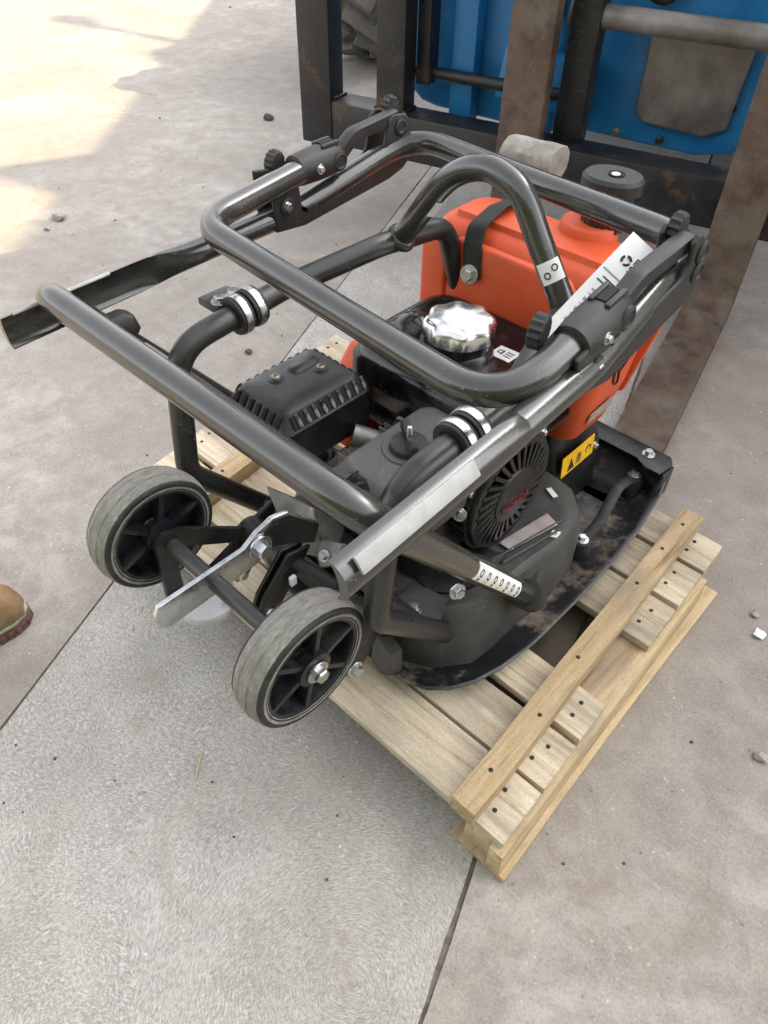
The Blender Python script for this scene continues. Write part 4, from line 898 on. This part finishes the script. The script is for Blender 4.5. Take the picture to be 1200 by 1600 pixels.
# ------------------------------------------------------------------ weathered block behind the tank
g = G(); rr = random.Random(5); rings = []
for i in range(8):
    t = i / 7; c = V((-.185 + .085 * t, 1.045 + .015 * t, .582))
    rings.append([c + V((0, .030 * math.cos(a) * (1 + rr.uniform(-.07, .07)), .030 + .027 * math.sin(a) * (1 + rr.uniform(-.08, .08)))) for a in [2 * math.pi * k / 14 for k in range(14)]])
g.loft(rings)
mk('wood_block', g, M['oldwood'], None, bevel=.002, label='grey weathered wood chunk lying behind the orange water tank', cat='wood', smooth=30)

# ------------------------------------------------------------------ boot at the left edge
bt = empty('work_boot', (-.51, .05, 0), 'dusty tan leather work boot toe at the left edge of the picture', 'boot')
bd = V((.42, .91, 0)).normalized(); bs = V((-bd.y, bd.x, 0)); tip = V((-.446, .164, 0))
def bring(prof, z, k=1, dz=None):
    o = []
    for a, w_ in prof: o.append(tip - bd * a + bs * w_ * k + V((0, 0, z)))
    return o
def outline(scale, inset=0):
    L_ = [(0 + inset, .0), (.006 + inset, .018), (.022, .034), (.05, .046), (.09, .050), (.15, .042), (.20, .036), (.25, .038), (.28, .030), (.292 - inset, .012)]
    L_ = [(a, w_ * scale - (inset if w_ else 0)) for a, w_ in L_]
    return L_ + [(a, -w_) for a, w_ in reversed(L_) if w_ > 0]
mk('sole', G().loft([bring(outline(1, .006), .001), bring(outline(1), .005), bring(outline(1), .018)]), M['sole'], bt, smooth=50)
oo = outline(1)
for i in range(len(oo)):
    a_, w0 = oo[i]; a2, w2 = oo[(i + 1) % len(oo)]
    for t in (.15, .62):
        p = tip - bd * (a_ + (a2 - a_) * t) + bs * (w0 + (w2 - w0) * t); q = (V((-(a2 - a_), w2 - w0, 0)) if abs(a2 - a_) + abs(w2 - w0) > 1e-4 else V((1, 0, 0)))
        ang = math.atan2(q.y, q.x) + math.atan2(bd.y, bd.x)
        mk('sole_lug', G().box(p * .988 + V((0, 0, .0085)) + (tip - bd * .14) * .012, (.010, .006, .014), Matrix.Rotation(ang, 3, 'Z')), M['sole'], bt, bevel=.001)
mk('welt', G().loft([bring(outline(.98, .003), .0185), bring(outline(1, .001), .021), bring(outline(1, .001), .026), bring(outline(.97, .006), .029)]), M['welt'], bt, smooth=50)
rings = []
for k, z, cut in ((.92, .027, 0), (.95, .040, .002), (.90, .055, .008), (.74, .068, .022), (.5, .077, .04)):
    rings.append([tip - bd * max(a, cut + .006) + bs * w_ * k + V((0, 0, z + (.03 * max(0, min(1, (a - .10) / .08)) if z > .05 else 0) * (z - .05) * 40)) for a, w_ in outline(1)])
mk('upper', G().loft(rings), M['leather'], bt, smooth=60)
sh = []
for t in range(7):
    z = .07 + t * .03; c = tip - bd * (.215 + .004 * t); sh.append([c + bd * (.058 - .002 * t) * math.cos(a) + bs * (.042 + .001 * t) * math.sin(a) + V((0, 0, z)) for a in [2 * math.pi * k / 24 for k in range(24)]])
mk('shaft', G().loft(sh), M['leather'], bt, smooth=60)
for k in range(4):
    c = tip - bd * (.125 + k * .012) + V((0, 0, .088 + k * .016)); mk('lace', G().tube(catmull([c + bs * .022 - V((0, 0, .012)), c + V((0, 0, .004)), c - bs * .022 - V((0, 0, .012))]), .0028, 8), M['welt'], bt)

# ------------------------------------------------------------------ litter and grit on the concrete
def rock(name, p, size, mt, label, cat, group=None, sd=1, flat_=.6):
    rr = random.Random(sd); bm = bmesh.new(); bmesh.ops.create_icosphere(bm, subdivisions=2, radius=1)
    gg = G(); vs = []
    for v in bm.verts:
        k = 1 + rr.uniform(-.22, .22); vs.append((p[0] + v.co.x * size * k, p[1] + v.co.y * size * k * .8, max(.0005, size * flat_ * .7 + v.co.z * size * flat_ * k)))
    gg.add(vs, [[v.index for v in f.verts] for f in bm.faces]); bm.free()
    return mk(name, gg, mt, smooth=28, label=label, cat=cat, group=group)
rock('stone', (-1.843, 1.005, 0), .024, M['stone'], 'pale broken stone at the edge of the sunlit patch, far left', 'stone', sd=3)
rock('stone', (-1.80, .94, 0), .011, M['stone'], 'small pale stone chip beside the larger pale broken stone', 'stone', sd=4)
rock('stone', (-2.103, 2.097, 0), .022, M['darkstone'], 'dark grey stone on the concrete left of the fork carriage post', 'stone', sd=5)
rock('stone', (-.815, .94, 0), .010, M['darkstone'], 'dark grey stone chip beside the left frame tube clamp', 'stone', sd=6)
rock('stone', (.577, .783, 0), .011, M['stone'], 'pale stone chip at the right edge, nearer than the white scrap', 'stone', sd=7)
rock('stone', (.455, 1.035, 0), .0075, M['stone'], 'small grey pebble right of the pallet beside the white scrap', 'stone', sd=8)
g = G(); rr = random.Random(9)
pts = [(.479 + .011 * math.cos(a) * rr.uniform(.6, 1.2), 1.0 + .014 * math.sin(a) * rr.uniform(.6, 1.2), rr.uniform(.001, .007)) for a in [2 * math.pi * k / 10 for k in range(10)]]
g.loft([pts, [V(p) + V((0, 0, .0025)) for p in pts]])
mk('paper_scrap', g, M['scrap'], None, smooth=0, label='torn white scrap lying on the brown concrete right of the pallet', cat='scrap')
mk('straw', G().tube(catmull([(-.002, .179, .0018), (-.018, .196, .003), (-.031, .212, .0018)]), .0011, 6), M['straw'], None, label='thin dry straw lying on the swirled concrete in front of the wheels', cat='straw')
def grit(name, mt, n, sd, smin, smax, label, area):
    rr = random.Random(sd); gg = G()
    for i_ in range(n):
        x, y_ = area(rr); s_ = smin + (smax - smin) * rr.random() ** 3
        if mt is M['darkstone'] and i_ < len(specks): x, y_ = specks[i_]; s_ = .0022 + .0012 * math.hypot(x, y_)
        vs = []
        for z in (0, .7):
            k = 5
            for j in range(k): a = 2 * math.pi * j / k + z; vs.append((x + s_ * math.cos(a) * rr.uniform(.6, 1.1) * (1 - .4 * z), y_ + s_ * math.sin(a) * rr.uniform(.6, 1.1) * (1 - .4 * z), s_ * z + .0002))
        gg.add(vs, [(4, 3, 2, 1, 0), (5, 6, 7, 8, 9)] + [(j, (j + 1) % 5, 5 + (j + 1) % 5, 5 + j) for j in range(5)])
    return mk(name, gg, mt, None, smooth=0, label=label, cat='grit', kind='stuff')
def area(rr):
    while True:
        x, y_ = W(rr.uniform(-3.2, 1.3), rr.uniform(-.1, 4.5) ** 1.0)[:2]
        if not (-.60 < x < .41 and .36 < y_ < 1.08): return x, y_
specks = [(.102, .166), (.183, .285), (.234, .216), (.017, .194), (-.24, .026), (-.17, -.029), (-.085, .098), (.49, .736), (.509, .508), (.45, .451), (-1.709, 1.124), (-2.425, 1.787), (-3.78, 3.22)]
grit('grit', M['darkstone'], 600, 11, .0008, .0036, 'dark grit and crumbs scattered over the concrete', area)
grit('grit', M['stone'], 600, 12, .0008, .0040, 'pale grit and crumbs scattered over the concrete', area)
